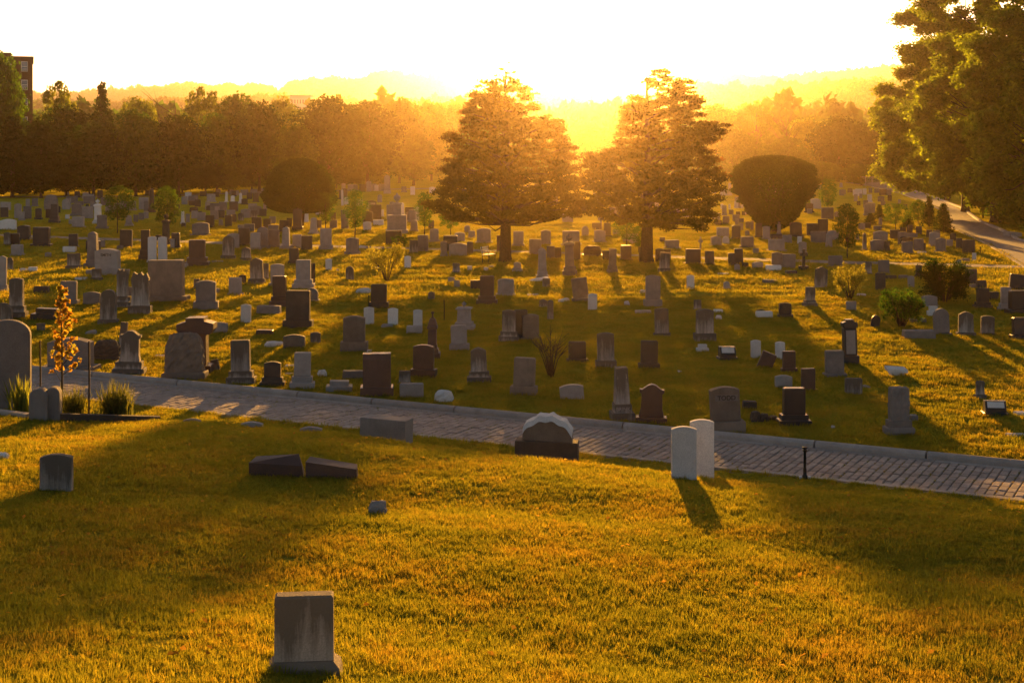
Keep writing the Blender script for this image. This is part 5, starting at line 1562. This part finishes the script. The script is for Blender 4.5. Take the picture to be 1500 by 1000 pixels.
# ---- the two big cedars
def big_tree(px, foot, clumps, n_leaf, leaf, mat, label, name, seed, rt, trunk_h, group=None, axis_top=None, branch_every=1, ragged=0.0, D=None, tbase=1.0, zig=0.25):
    """clumps: (photo x, photo y, half width px, half height px, depth offset m)"""
    r = np.random.default_rng(seed)
    if D is None: x, y, z = at(px, foot)
    else: y = D; x = (px - 750) / F * D; z = T(x, y)
    s = y / F; cs = []
    for cxp, cyp, rx, rz_, dy in clumps:
        cs.append(((cxp - px) * s, dy, CAMZ + (HY - cyp) * s - z, rx * s, max(rx, rz_) * s * 0.95, rz_ * s))
    P = clump_points(cs, n_leaf, r, 0.3); 
    root = empty(name, (x, y, z), 0, label, 'tree', group)
    np_quads('crown', leaf_quads(P, np.full(len(P), leaf), r, 0.2), M[mat], root)
    top = axis_top or max(c[2] for c in cs)
    paths = [([(0, 0, -0.3), (0.0, 0, trunk_h * 0.12), (0.03, 0, trunk_h), (0.05, 0, top * 0.6), (0, 0, top)], [rt * 1.5 * tbase, rt * 1.05, rt * 0.85, rt * 0.45, rt * 0.08])]
    for c in cs[::branch_every]:
        z0 = min(max(trunk_h * 0.9, c[2] - 0.35 * math.hypot(c[0], c[1])), top * 0.9); mid = (c[0] * 0.5, c[1] * 0.5, (z0 + c[2]) / 2 + r.normal() * zig)
        paths.append(([(0, 0, z0), mid, c[:3]], [rt * 0.2, rt * 0.12, rt * 0.03]))
    trunk_mesh('trunk', paths, root); PLACED.append((x, y, 0.5)); return root
def cedar_clumps(prof, px, step, r, dy_amp, sz, jag=0.0, fill=0.42, flat=None):
    """sprays filling a silhouette given as (y, xleft, xright)"""
    out = []; ys = np.arange(prof[0][0], prof[-1][0], step)
    for yv in ys:
        xl = np.interp(yv, [p[0] for p in prof], [p[1] for p in prof]); xr2 = np.interp(yv, [p[0] for p in prof], [p[2] for p in prof]); hw = (xr2 - xl) / 2; cx_ = (xl + xr2) / 2
        hw = (xr2 - xl) / 2
        if hw < 1: continue
        n_ = max(1, int(hw / (sz * fill)))
        for i in range(n_ + 1):
            a = r.random() * 6.28; q = math.sqrt(r.random()) if i > n_ * 0.4 else 0.85 + 0.15 * r.random()
            X = cx_ + hw * q * math.cos(a); dy = hw * q * math.sin(a)
            c = sz * (0.55 + 0.7 * r.random()) * min(1, 0.35 + hw / 50)
            if jag: X += jag * r.normal() * 0.9
            X = min(max(X, xl + c * 0.45 - jag), xr2 - c * 0.45 + jag)
            edge = abs(X - cx_) / max(hw, 1); out.append((X, yv + r.normal() * 2.5 - (jag * 0.6 * edge if jag else 0), c * 1.3, c * (flat or (0.42 if jag else 0.55)), dy * dy_amp))
    return out
r_ = np.random.default_rng(21)
prof1 = [(99, 737, 742), (110, 735, 746), (113, 728, 752), (120, 724, 756), (125, 704, 764), (132, 714, 772), (140, 690, 782), (148, 692, 786), (158, 686, 786), (170, 676, 800), (180, 682, 824), (190, 674, 828), (200, 660, 822), (215, 650, 838), (226, 662, 842), (240, 658, 834), (252, 648, 846), (262, 650, 838), (275, 634, 850), (290, 640, 846), (300, 628, 868), (312, 632, 866), (318, 650, 850), (326, 668, 800)]
big_tree(740, 382, cedar_clumps(prof1, 740, 3.4, r_, 83 / F, 10, 5.0, 0.55), 72000, 0.16, 'leaf_cedar', 'left of two big cedars in the sun glare, broad and pointed', 'cedar_tree', 22, 0.34, 2.3, 'two big cedars before the sun', axis_top=11.2, branch_every=9)
prof2 = [(103, 955, 976), (118, 945, 982), (123, 962, 968), (132, 986, 1018), (140, 975, 1024), (155, 985, 1030), (162, 1008, 1026)]
cl2 = cedar_clumps([(103, 955, 978), (118, 944, 982), (124, 950, 976)], 965, 3, r_, .04, 12)
cl2 += cedar_clumps([(118, 990, 1008), (124, 984, 1016), (134, 980, 1022), (146, 984, 1028), (154, 1000, 1028), (172, 960, 1024)], 965, 3.4, r_, .04, 13, 2.0, 0.55)
cl2 += cedar_clumps([(148, 908, 948), (156, 904, 950), (166, 912, 950), (176, 905, 960)], 965, 4, r_, .04, 12)
cl2 += cedar_clumps([(132, 958, 974), (150, 950, 985), (172, 938, 1005)], 965, 4, r_, .04, 12, 3.0, 0.5)
cl2 += cedar_clumps([(172, 936, 1010), (185, 908, 1050), (193, 912, 1064), (205, 906, 1048), (214, 916, 1020), (226, 870, 1040), (240, 858, 1052), (262, 852, 1056), (285, 858, 1058), (305, 864, 1050), (322, 876, 1042), (336, 980, 1030)], 950, 3.8, r_, .04, 11.5, 6.0, 0.62)
big_tree(947, 384, cl2, 74000, 0.16, 'leaf_cedar', 'right of two big cedars in the sun glare, ragged with an open top', 'cedar_tree', 23, 0.36, 2.6, 'two big cedars before the sun', axis_top=10.9, branch_every=11)

# ---- clipped yews
def yew(px, foot, prof, n_leaf, leaf, label, name, seed, stems, mat='leaf_yew', bump=0.09):
    r = np.random.default_rng(seed); x, y, z = at(px, foot); s = y / F
    zz = r.random(n_leaf); zs = np.array([(foot - p[0]) * s for p in prof]); rs_ = np.array([p[1] * s for p in prof])
    o_ = np.argsort(zs); zs, rs_ = zs[o_], rs_[o_]
    zv = zs[0] + (zs[-1] - zs[0]) * zz; rv_ = np.interp(zv, zs, rs_); keep = r.random(n_leaf) < (rv_ / rs_.max()) * 0.9 + 0.1; zv, rv_ = zv[keep], rv_[keep]
    a = r.random(len(zv)) * 2 * math.pi
    lump = 1 + bump * 2 * vnoise(a * 3.2, zv * 2.6, seed) + bump * vnoise(a * 9, zv * 8, seed + 1)
    q = (0.82 + 0.2 * r.random(len(zv)) ** 0.5) * lump
    P = np.stack([rv_ * q * np.cos(a), rv_ * q * np.sin(a), zv], 1)
    root = empty(name, (x, y, z), 0, label, 'tree'); np_quads('crown', leaf_quads(P, np.full(len(P), leaf), r), M[mat], root)
    paths = []
    for i in range(stems):
        b = i * 6.28 / stems; paths.append(([(0.15 * math.cos(b), 0.15 * math.sin(b), -0.2), (0.35 * math.cos(b), 0.35 * math.sin(b), zs[-1] * 0.35), (rs_.max() * 0.5 * math.cos(b), rs_.max() * 0.5 * math.sin(b), zs[-1] * 0.7)], [0.16, 0.12, 0.05]))
    trunk_mesh('trunk', paths, root); PLACED.append((x, y, 1.0)); return root
yew(439, 334, [(232, 3), (234, 14), (238, 24), (246, 36), (258, 43), (270, 49), (282, 52), (294, 51), (304, 44), (311, 28), (313, 4)], 60000, 0.13, 'dense dome-shaped yew like a mushroom, left of centre', 'yew_tree', 31, 5)
yew(1134, 340, [(228, 6), (230, 26), (236, 42), (246, 54), (258, 60), (270, 61), (282, 57), (294, 48), (306, 40), (318, 32), (330, 22), (336, 10)], 70000, 0.14, 'dense vase-shaped yew with a broad flat top, right of centre', 'yew_tree', 32, 7, bump=0.12)

# ---- tall woods at the right
GW = 'tall trees on the bank right of the drive'
def wood(px, foot, D, prof, n_leaf, label, seed, mat, th, leaf=0.26, sz=26, rt=0.4):
    n_leaf = int(n_leaf * 1.7); r = np.random.default_rng(seed); big_tree(px, foot, cedar_clumps(prof, px, 11, r, D / F * 0.9, sz * 0.66, 6.0, 0.9, 0.85), n_leaf, leaf, mat, label, 'broadleaf_tree', seed, rt, th, GW, D=D, zig=0.8, branch_every=3)
wood(1414, 290, 142, [(0, 1338, 1366), (20, 1322, 1392), (55, 1318, 1420), (80, 1316, 1428), (110, 1314, 1430), (135, 1290, 1440), (160, 1284, 1446), (185, 1283, 1450), (215, 1288, 1450), (245, 1290, 1446), (268, 1310, 1440), (285, 1330, 1430)], 43200, 'leftmost of the tall trees at the right, leaning over the drive', 41, 'leaf_woods', 4.0, 0.32, 22)
wood(1458, 290, 122, [(-40, 1370, 1500), (-5, 1352, 1520), (30, 1358, 1530), (80, 1362, 1530), (130, 1352, 1530), (180, 1350, 1530), (230, 1356, 1530), (270, 1368, 1520), (300, 1380, 1500)], 50400, 'middle of the tall trees at the right, highest crown', 42, 'leaf_woods', 4.5, 0.32, 24)
wood(1525, 300, 108, [(-70, 1470, 1600), (-20, 1440, 1640), (60, 1430, 1640), (140, 1420, 1640), (220, 1426, 1640), (275, 1440, 1620), (310, 1470, 1600)], 43200, 'rightmost of the tall trees, cut by the right edge', 43, 'leaf_woods', 5.0, 0.3, 26)
wood(1388, 286, 172, [(120, 1330, 1380), (150, 1308, 1400), (190, 1300, 1410), (230, 1304, 1410), (262, 1320, 1400)], 18720, 'lower tree behind the leftmost tall tree at the right', 44, 'leaf_woods', 2.0, 0.26, 22)
wood(1620, 330, 90, [(-60, 1560, 1720), (60, 1540, 1760), (200, 1545, 1740), (290, 1570, 1700)], 22000, 'tree just outside the right edge shading the graves', 45, 'leaf', 4.0, 0.4, 40)
# vine-hung trunks and bank bushes
tree_proto('bush', 3.0, 4.0, 0.3, 26, 9000, 0.15, 'leaf', 51, 'round', 0.24, rt=0.05)
tree_proto('bushL', 3.0, 4.0, 0.25, 26, 6500, 0.15, 'leaf_light', 52, 'round', 0.22, rt=0.05)
tree_proto('vine', 6.0, 2.0, 0.3, 24, 5000, 0.2, 'leaf_light', 53, 'oval', 0.3, rt=0.14)
BB = [('bush', 1352, 276, 245, 60, 190, 'dark bush where the drive passes under the tall trees'), ('bushL', 1372, 292, 255, 56, 165, 'leafy bank bush above the drive, first along from the far fence'), ('bush', 1402, 300, 262, 64, 148, 'leafy bank bush above the drive, second along'),
      ('bushL', 1432, 306, 268, 62, 136, 'leafy bank bush above the drive, third along'), ('bush', 1462, 318, 272, 66, 128, 'leafy bank bush above the drive, fourth along'), ('bushL', 1492, 330, 290, 66, 118, 'golden bank bush beside the right edge'),
      ('bush', 1448, 322, 300, 50, 120, 'low bank bush just above the tipped kerb block'), ('bushL', 1478, 338, 312, 52, 112, 'low golden bank bush near the kerb, right of the tipped block'), ('bush', 1515, 345, 300, 70, 106, 'bank bush cut by the right edge'),
      ('bush', 1425, 290, 232, 80, 150, 'tall dark bush under the tall trees'), ('bush', 1490, 300, 235, 90, 130, 'tall dark bush under the rightmost tall tree')]
for key, px, foot, top, wpx, D, lab in BB:
    px = max(px, 750 + (float(xr_right(D)) + 1.0) / D * F + wpx * 0.42)
    place_tree(key, px, foot, top, wpx, lab, 'bushes on the bank beside the drive', 'bush', D=D, cat='bush')
for px, top, D, lab in ((1440, 205, 131, 'vine-covered trunk, left of two under the tall trees'), (1456, 212, 126, 'vine-covered trunk, right of two under the tall trees')):
    place_tree('vine', px, 300, top, 17, lab, 'vine-covered trunks', 'vine_covered_trunk', D=D, cat='tree trunk')
# weeds along the drive kerb
# ---- small trees and shrubs between the graves
tree_proto('sap', 4.0, 3.4, 1.2, 22, 3600, 0.13, 'leaf', 61, 'round', 0.15, rt=0.05, core=False)
tree_proto('sapD', 4.0, 2.4, 0.9, 22, 3600, 0.13, 'leaf', 62, 'oval', 0.2, rt=0.05, core=False)
tree_proto('slim', 4.0, 1.6, 0.9, 24, 2600, 0.11, 'leaf', 63, 'oval', 0.27, rt=0.04, core=False)
tree_proto('con', 3.0, 2.0, 0.15, 28, 5000, 0.11, 'leaf_dark', 64, 'cone', 0.22, rt=0.05)
GS = 'young trees planted between the graves'
for key, px, foot, top, wpx, lab in [
    ('sap', 172, 342, 272, 56, 'young round tree with light leaves, leftmost between the graves'), ('sapD', 245, 342, 272, 44, 'young darker tree just right of the leftmost round one'),
    ('slim', 520, 350, 276, 36, 'slim young tree with two leafy tiers near the urn monument'), ('slim', 477, 336, 280, 34, 'young yellow-leaved tree overlapping the right side of the dome-shaped yew'),
    ('slim', 622, 346, 280, 32, 'young glowing tree at the left skirt of the left big cedar'), ('sap', 660, 346, 302, 44, 'young low tree under the left skirt of the left big cedar'),
    ('sapD', 1213, 312, 262, 34, 'small round-headed tree right of the vase-shaped yew'), ('sapD', 1241, 378, 298, 44, 'slim dark young tree right of centre among stones'),
    ('slim', 918, 361, 316, 40, 'thin young tree left of the right big cedar trunk'), ('slim', 935, 370, 330, 22, 'very thin young tree touching the right big cedar trunk'),
    ('sap', 1312, 338, 298, 46, 'low leafy young tree left of the small conifers'), ('sapD', 1345, 330, 292, 30, 'dark young tree at the left of the small conifers by the drive')]:
    place_tree(key, px, foot, top, wpx, lab, GS, 'young_tree')
for px, foot, top, wpx, lab in [(1361, 334, 286, 26, 'tall narrow conifer beside the drive, left of another'), (1382, 342, 297, 34, 'bushy dark conifer beside the drive, right of the narrow one'), (1288, 322, 299, 18, 'small dark conifer left of the low leafy tree'), (1275, 330, 312, 22, 'tiny dark conifer among stones, farthest left'), (1330, 335, 314, 26, 'tiny dark conifer among stones, nearest the drive')]:
    place_tree('con', px, foot, top, wpx, lab, 'small dark conifers near the drive', 'conifer')

def shrub(px, foot, top, wpx, n_leaf, leaf, mat, label, seed, nst=14, name='shrub', low=0.25, cl=0.10):
    r = np.random.default_rng(seed); x, y, z = at(px, foot); s = y / F; H = (foot - top) * s; Wd = wpx * s
    paths, cs = [], []
    for i in range(nst):
        a = i * 2.4 + r.random(); q = Wd / 2 * (0.25 + 0.7 * math.sqrt(r.random())); h = H * (0.5 + 0.5 * r.random()) * (1.05 - 0.35 * q / (Wd / 2))
        tip = (q * math.cos(a), q * math.sin(a), h); mid = (tip[0] * 0.42 + r.normal() * 0.02, tip[1] * 0.42, h * 0.5)
        paths.append(([(0.04 * math.cos(a), 0.04 * math.sin(a), -0.05), mid, tip], [0.022, 0.014, 0.004]))
        for j in range(4):
            t = 0.45 + 0.5 * r.random(); b = a + r.normal() * 0.9; l2 = H * 0.2; p0 = tuple(np.array(mid) + (np.array(tip) - np.array(mid)) * (t - 0.3))
            p1 = (p0[0] + l2 * math.cos(b) * 0.8, p0[1] + l2 * math.sin(b) * 0.8, p0[2] + l2 * 0.7)
            paths.append(([p0, p1], [0.009, 0.003])); cs.append((*p1, Wd * cl, Wd * cl, H * cl * 0.9))
        cs.append((*tip, Wd * cl, Wd * cl, H * cl)); cs += [(tip[0] * k_, tip[1] * k_, h * (low + z_), Wd * cl, Wd * cl, H * cl) for k_, z_ in ((0.85, 0.5), (0.6, 0.62), (0.95, 0.35))]
    root = empty(name, (x, y, z), 0, label, 'shrub', 'shrubs between the graves'); trunk_mesh('branches', paths, root)
    if n_leaf: P = clump_points(cs, n_leaf, r, 0.1); np_quads('leaves', leaf_quads(P, np.full(len(P), leaf), r), M[mat], root)
    PLACED.append((x, y, 0.3)); return root
shrub(567, 413, 343, 52, 2600, 0.085, 'leaf_gold', 'yellow leafy bush with spreading stems, left of centre', 71)
shrub(807, 552, 462, 64, 300, 0.035, 'leaf_light', 'nearly bare twiggy shrub in the middle field', 72, 18)
shrub(1245, 440, 374, 56, 3000, 0.075, 'leaf_gold', 'golden-leaved bush on a thin stem near the pale path', 73, 14)
shrub(1321, 480, 411, 64, 7500, 0.06, 'leaf', 'round green bush with visible stems, lower of two at right', 74, 22, low=0.1)
shrub(1384, 444, 374, 74, 11000, 0.075, 'leaf_dark', 'broad dense bush, upper of two at right', 75, 26, low=0.0, cl=0.13)
shrub(585, 366, 340, 30, 1500, 0.07, 'leaf', 'low green bush beneath the dark square stone near the yellow bush', 76)
# autumn sapling: a whip with orange and green leaves
x, y, z = at_D(91, 25.2); s = y / F; r = np.random.default_rng(81)
root = empty('sapling', (x, y, z), 0, 'slender sapling with orange and green autumn leaves between two rusty stakes', 'young tree')
H = CAMZ + (HY - 417) * s - z; paths = [([(0, 0, -0.1), (0.0, 0, H * 0.5), (-3 * s, 0, H * 0.98)], [0.024, 0.016, 0.004])]; cs = []
for i in range(26):
    t = 0.30 + 0.68 * i / 26; a = i * 2.4; L = (17 * (1 - t) + 5 + 4 * r.random()) * s * (1.3 if math.cos(a) > 0 and t < 0.65 else 0.8)
    p0 = (0, 0, H * t); p1 = (L * math.cos(a), L * math.sin(a), H * t + L * 0.8); paths.append(([p0, p1], [0.008, 0.003]))
    for q in (0.5, 0.8, 1.05): cs.append((p1[0] * q, p1[1] * q, H * t + L * 0.8 * q, 0.05, 0.05, 0.08))
paths.append(([(0, 0, H * 0.24), (-14 * s, 0, H * 0.36)], [0.006, 0.003])); cs.append((-14 * s, 0, H * 0.33, 0.04, 0.04, 0.07))
trunk_mesh('trunk', paths, root); P = clump_points(cs, 430, r, 0.1)
np_quads('autumn_leaves', leaf_quads(P, np.full(len(P), 0.085), r, asp=0.75), M['leaf_autumn'], root)
sel = clump_points(cs, 240, r, 0.1); np_quads('green_leaves', leaf_quads(sel, np.full(len(sel), 0.08), r, asp=0.75), M['leaf_gold'], root)

# sword-leaved plants in the plot
def blades_plant(px, foot, wpx, hpx, n_, mat, label, seed, arch_, wid, stiff=False):
    r = np.random.default_rng(seed); x, y, z = at_D(px, foot); s = y / F; H = hpx * s; Wd = wpx * s; Q = []
    root = empty('sword_leaved_plant' if stiff else 'grassy_plant', (x, y + 0.15, z), 0, label, 'plant', 'plants in the edged plot')
    for i in range(n_):
        a = r.random() * 6.28; b0 = np.array([Wd * 0.3 * r.normal() * 0.5, Wd * 0.15 * r.normal() * 0.5, -0.03]); out_ = (0.15 + 0.85 * r.random()) * arch_ * Wd * 0.5; h = H * (0.6 + 0.45 * r.random())
        d = np.array([math.cos(a), math.sin(a), 0]); sd = np.array([-d[1], d[0], 0]) * wid; pts = []
        for t in np.linspace(0, 1, 5):
            zc_ = h * (t - (0.0 if stiff else 0.45 * t ** 3 * (out_ / (Wd * 0.5)))); pts.append(b0 + d * out_ * (t ** 1.7) + np.array([0, 0, zc_]))
        for k in range(4):
            w0 = 1 - (k / 4) ** 2 * 0.9; w1 = 1 - ((k + 1) / 4) ** 2 * 0.95; Q.append([pts[k] - sd * w0, pts[k] + sd * w0, pts[k + 1] + sd * w1, pts[k + 1] - sd * w1])
    tag(np_quads('leaves', np.array(Q), M[mat], root), kind=None); return root
blades_plant(24, 24.6, 50, 56, 70, 'iris', 'clump of upright sword leaves with rusty tips at the left edge', 91, 0.7, 0.022, True)
blades_plant(104, 24.5, 54, 60, 260, 'reed', 'arching grassy clump right of the paired stone', 92, 1.1, 0.008)
blades_plant(166, 24.9, 72, 70, 380, 'reed', 'largest arching grassy clump, behind the timber beam', 93, 1.0, 0.009)
blades_plant(62, 24.9, 30, 36, 60, 'iris', 'few sword leaves showing behind the paired stone', 94, 0.8, 0.016, True)

# ---------------------------------------------------------------- scattering (geometry nodes)
def scatter(name, P, rot, scl, pick, variants, mat, label, parent=None, kind='stuff'):
    n_ = len(P); me = bpy.data.meshes.new(name); me.vertices.add(n_); me.vertices.foreach_set('co', np.ascontiguousarray(P, np.float32).ravel())
    for an, tp, key, arr in (('rot', 'FLOAT_VECTOR', 'vector', rot), ('scl', 'FLOAT_VECTOR', 'vector', scl), ('pick', 'INT', 'value', pick)):
        at_ = me.attributes.new(an, tp, 'POINT'); at_.data.foreach_set(key, np.ascontiguousarray(arr, np.float32 if tp != 'INT' else np.int32).ravel())
    me.materials.append(mat); o = link(bpy.data.objects.new(name, me), parent); tag(o, label, kind=kind)
    g = bpy.data.node_groups.new('scatter', 'GeometryNodeTree'); g.interface.new_socket('Geometry', in_out='INPUT', socket_type='NodeSocketGeometry'); g.interface.new_socket('Geometry', in_out='OUTPUT', socket_type='NodeSocketGeometry')
    gi = g.nodes.new('NodeGroupInput'); go = g.nodes.new('NodeGroupOutput'); ip = g.nodes.new('GeometryNodeInstanceOnPoints'); jo = g.nodes.new('GeometryNodeJoinGeometry')
    for v in variants[::-1]:
        oi = g.nodes.new('GeometryNodeObjectInfo'); oi.inputs['Object'].default_value = v; oi.inputs['As Instance'].default_value = False
        gt = g.nodes.new('GeometryNodeGeometryToInstance'); g.links.new(oi.outputs['Geometry'], gt.inputs[0]); g.links.new(gt.outputs[0], jo.inputs[0])
    def na(n1, dt):
        a = g.nodes.new('GeometryNodeInputNamedAttribute'); a.data_type = dt; a.inputs['Name'].default_value = n1; return a.outputs['Attribute']
    g.links.new(gi.outputs[0], ip.inputs['Points']); g.links.new(jo.outputs[0], ip.inputs['Instance']); ip.inputs['Pick Instance'].default_value = True
    g.links.new(na('pick', 'INT'), ip.inputs['Instance Index']); g.links.new(na('rot', 'FLOAT_VECTOR'), ip.inputs['Rotation']); g.links.new(na('scl', 'FLOAT_VECTOR'), ip.inputs['Scale'])
    g.links.new(ip.outputs[0], go.inputs[0]); md = o.modifiers.new('scatter', 'NODES'); md.node_group = g; return o
def hidden_mesh(name, Qd, mat):
    o = np_quads(name, Qd, mat); scene.collection.objects.unlink(o); return o

# hills with woods
SIL1 = [(-400, 150), (0, 142), (120, 140), (190, 136), (260, 127), (330, 131), (385, 129), (408, 139), (425, 126), (470, 119), (520, 121), (560, 109), (590, 112), (620, 119), (650, 113), (690, 119), (720, 128), (800, 134), (860, 137), (905, 138), (940, 126), (1000, 116), (1060, 112), (1110, 119), (1150, 117), (1200, 111), (1250, 108), (1300, 103), (1400, 98), (1900, 96)]
SIL2 = [(-400, 168), (0, 160), (300, 156), (410, 150), (440, 160), (560, 158), (700, 150), (760, 134), (800, 128), (850, 131), (890, 140), (930, 150), (1000, 140), (1050, 135), (1110, 138), (1160, 131), (1230, 127), (1300, 124), (1500, 120), (1900, 120)]
def hill_z(x, y):
    px = 750 + x / y * F
    z1 = CAMZ + (HY - np.interp(px, *zip(*SIL1))) / F * 3000 - 18; z2 = CAMZ + (HY - np.interp(px, *zip(*SIL2))) / F * 1400 - 15
    a = z1 * np.exp(-((y - 3000) / np.where(y < 3000, 750, 1300)) ** 2); b = z2 * np.exp(-((y - 1400) / 480) ** 2)
    return np.maximum(a, b) * sstep(330, 480, y) + 5 * vnoise(x / 90, y / 90, 77) * sstep(400, 600, y)
hxs = np.linspace(-2200, 2200, 200); hys = np.linspace(330, 4400, 160); HX, HYY = np.meshgrid(hxs, hys); HZ = hill_z(HX, HYY) - 0.5
hx_, hy_ = len(hxs), len(hys); ii = np.arange(hx_ * hy_).reshape(hy_, hx_); Q = np.stack([ii[:-1, :-1], ii[:-1, 1:], ii[1:, 1:], ii[1:, :-1]], -1).reshape(-1, 4)
ho = mesh_obj('hills', np.stack([HX, HYY, HZ], -1).reshape(-1, 3), [tuple(q) for q in Q.tolist()], M['hill'], smooth=True); tag(ho, 'wooded hills fading into golden haze', kind='structure')
lumps = []
for k in range(3):
    r = np.random.default_rng(200 + k); cs = crown_clumps(11, 1.0, 12, 16, r, 'round', 0.24) + [(0, 0, 6, 4, 4, 5)]; P = clump_points(cs, 420, r, 0.6)
    lumps.append(hidden_mesh('far_crown', leaf_quads(P, np.full(len(P), 2.0), r, asp=0.8), M['leaf']))
r = np.random.default_rng(300); n_ = 26000
yy_ = 350 + 2750 * r.random(n_) ** 0.8; xx_ = (r.random(n_) * 2 - 1) * (0.42 * yy_ + 40)
zz_ = hill_z(xx_, yy_); sc_ = (0.75 + 0.6 * r.random(n_)) * (1 + 0.45 * sstep(800, 2200, yy_))
scatter('distant_woodland', np.stack([xx_, yy_, zz_ - 1], 1), np.stack([0 * xx_, 0 * xx_, r.random(n_) * 6.28], 1), np.stack([sc_, sc_, sc_ * (0.8 + 0.5 * r.random(n_))], 1), r.integers(0, 3, n_), lumps, M['leaf'], 'woods covering the far hills')

# grass
def tuft(seed, nb, rad, h, wd, nseg=2):
    r = np.random.default_rng(seed); Q = []
    for i in range(nb):
        a = r.random() * 6.28; q = rad * math.sqrt(r.random()); b0 = np.array([q * math.cos(a), q * math.sin(a), -0.01]); a2 = r.random() * 6.28
        d = np.array([math.cos(a2), math.sin(a2), 0]); sd = np.array([-d[1], d[0], 0]) * wd; hh = h * (0.5 + 0.7 * r.random()); ln = hh * (0.2 + 0.7 * r.random())
        p = [b0, b0 + d * ln * 0.3 + np.array([0, 0, hh * 0.62]), b0 + d * ln + np.array([0, 0, hh])]
        Q.append([p[0] - sd, p[0] + sd, p[1] + sd * 0.8, p[1] - sd * 0.8]); Q.append([p[1] - sd * 0.8, p[1] + sd * 0.8, p[2] + sd * 0.15, p[2] - sd * 0.15])
    return hidden_mesh('grass_tuft', np.array(Q), M['blade'])
tf_near = [tuft(400 + k, 30, 0.085, 0.047, 0.0028) for k in range(4)]
tf_mid = [tuft(410 + k, 30, 0.16, 0.075, 0.006) for k in range(3)]
tf_far = [tuft(420 + k, 34, 0.42, 0.10, 0.013) for k in range(3)]
DQX = np.array([p[0] for p in PLACED]); DQY = np.array([p[1] for p in PLACED])
def grass(name, y0, y1, dens, variants, base, label, seed, fall=None, fr=0.40):
    r = np.random.default_rng(seed); n_ = int((fr * (y1 * y1 - y0 * y0) + 4 * (y1 - y0)) * dens)
    y = np.sqrt(y0 * y0 + (y1 * y1 - y0 * y0) * r.random(n_)); x = (r.random(n_) * 2 - 1) * (fr * y + 1.5)
    u, v = road_uv(x, y); k = ~((v > -0.34) & (v < RW + 0.22))
    if fall: k &= r.random(n_) < np.clip((fall / y) ** 2, 0, 1)
    k &= (y < 60) | ((dist_poly(x, y, PTH) > 1.0) & (x < xr_left(y) - 0.2) | (x > xr_right(y) + 0.5))
    x, y = x[k], y[k]; z = terrain(x, y); n_ = len(x)
    ln = 0.12; s_ = base * (0.7 + 0.5 * r.random(n_)) * (0.75 + 0.7 * (vnoise(x / 0.5, y / 0.5, 9) + 0.5))
    print(name, n_)
    return scatter(name, np.stack([x, y, z], 1), np.stack([r.normal(size=n_) * ln, r.normal(size=n_) * ln, r.random(n_) * 6.28], 1), np.stack([np.full(n_, 1.0), np.full(n_, 1.0), s_], 1), r.integers(0, len(variants), n_), variants, M['blade'], label)
grass('foreground_grass', 8.0, 32, 230, tf_near, 1.0, 'short grass blades of the near slope', 501, fall=15)
grass('field_grass', 30, 62, 34, tf_mid, 1.0, 'short grass blades across the middle of the field', 502, fall=46)
grass('far_grass', 60, 125, 5.0, tf_far, 1.0, 'grass of the farther field', 503, fall=90)
# taller weeds along the road edges
r = np.random.default_rng(600); n_ = 900; u = -20 + 38 * r.random(n_); v = np.where(r.random(n_) < 0.6, RW + 0.24 + 0.12 * r.random(n_), -0.36 - 0.1 * r.random(n_)); x = R0[0] + u * RD[0] + v * RN[0]; y = R0[1] + u * RD[1] + v * RN[1]
s_ = 1.2 + 1.4 * r.random(n_) ** 3; scatter('verge_weeds', np.stack([x, y, terrain(x, y)], 1), np.stack([0 * x, 0 * x, r.random(n_) * 6.28], 1), np.stack([1 + 0 * x, 1 + 0 * x, s_], 1), r.integers(0, 4, n_), tf_near, M['blade'], 'weeds and longer grass along the edges of the brick road')
r = np.random.default_rng(610); n_ = 1500; u = -21 + 40 * r.random(n_); u = np.floor(u / PU) * PU; v = 0.15 + (RW - 0.2) * r.random(n_) ** 1.0; x = R0[0] + u * RD[0] + v * RN[0]; y = R0[1] + u * RD[1] + v * RN[1]
k = (vnoise(u / 1.1, v / 0.5, 12) + r.random(n_) * 0.6) > 0.2; x, y = x[k], y[k]; n_ = len(x)
scatter('joint_grass', np.stack([x, y, np.full(n_, -0.01)], 1), np.stack([0 * x, 0 * x, r.random(n_) * 6.28], 1), np.stack([0.35 + 0 * x, 0.35 + 0 * x, 0.45 + 0.5 * r.random(n_)], 1), r.integers(0, 4, n_), tf_near, M['blade'], 'grass and moss growing in the joints of the brick road')
r = np.random.default_rng(620); n_ = 900; y = 9 + 22 * r.random(n_) ** 0.8; x = (r.random(n_) * 2 - 1) * 0.42 * y; z = terrain(x, y) + 0.045
tag(np_quads('fallen_leaves', leaf_quads(np.stack([x, y, z], 1), np.full(n_, 0.05), r, 1.2, 0.7), M['leaf_autumn']), 'small dry fallen leaves scattered over the near grass', kind='stuff')
print('objects', len(scene.objects), 'tris', sum(len(p.vertices) - 2 for m_ in bpy.data.meshes for p in []) )
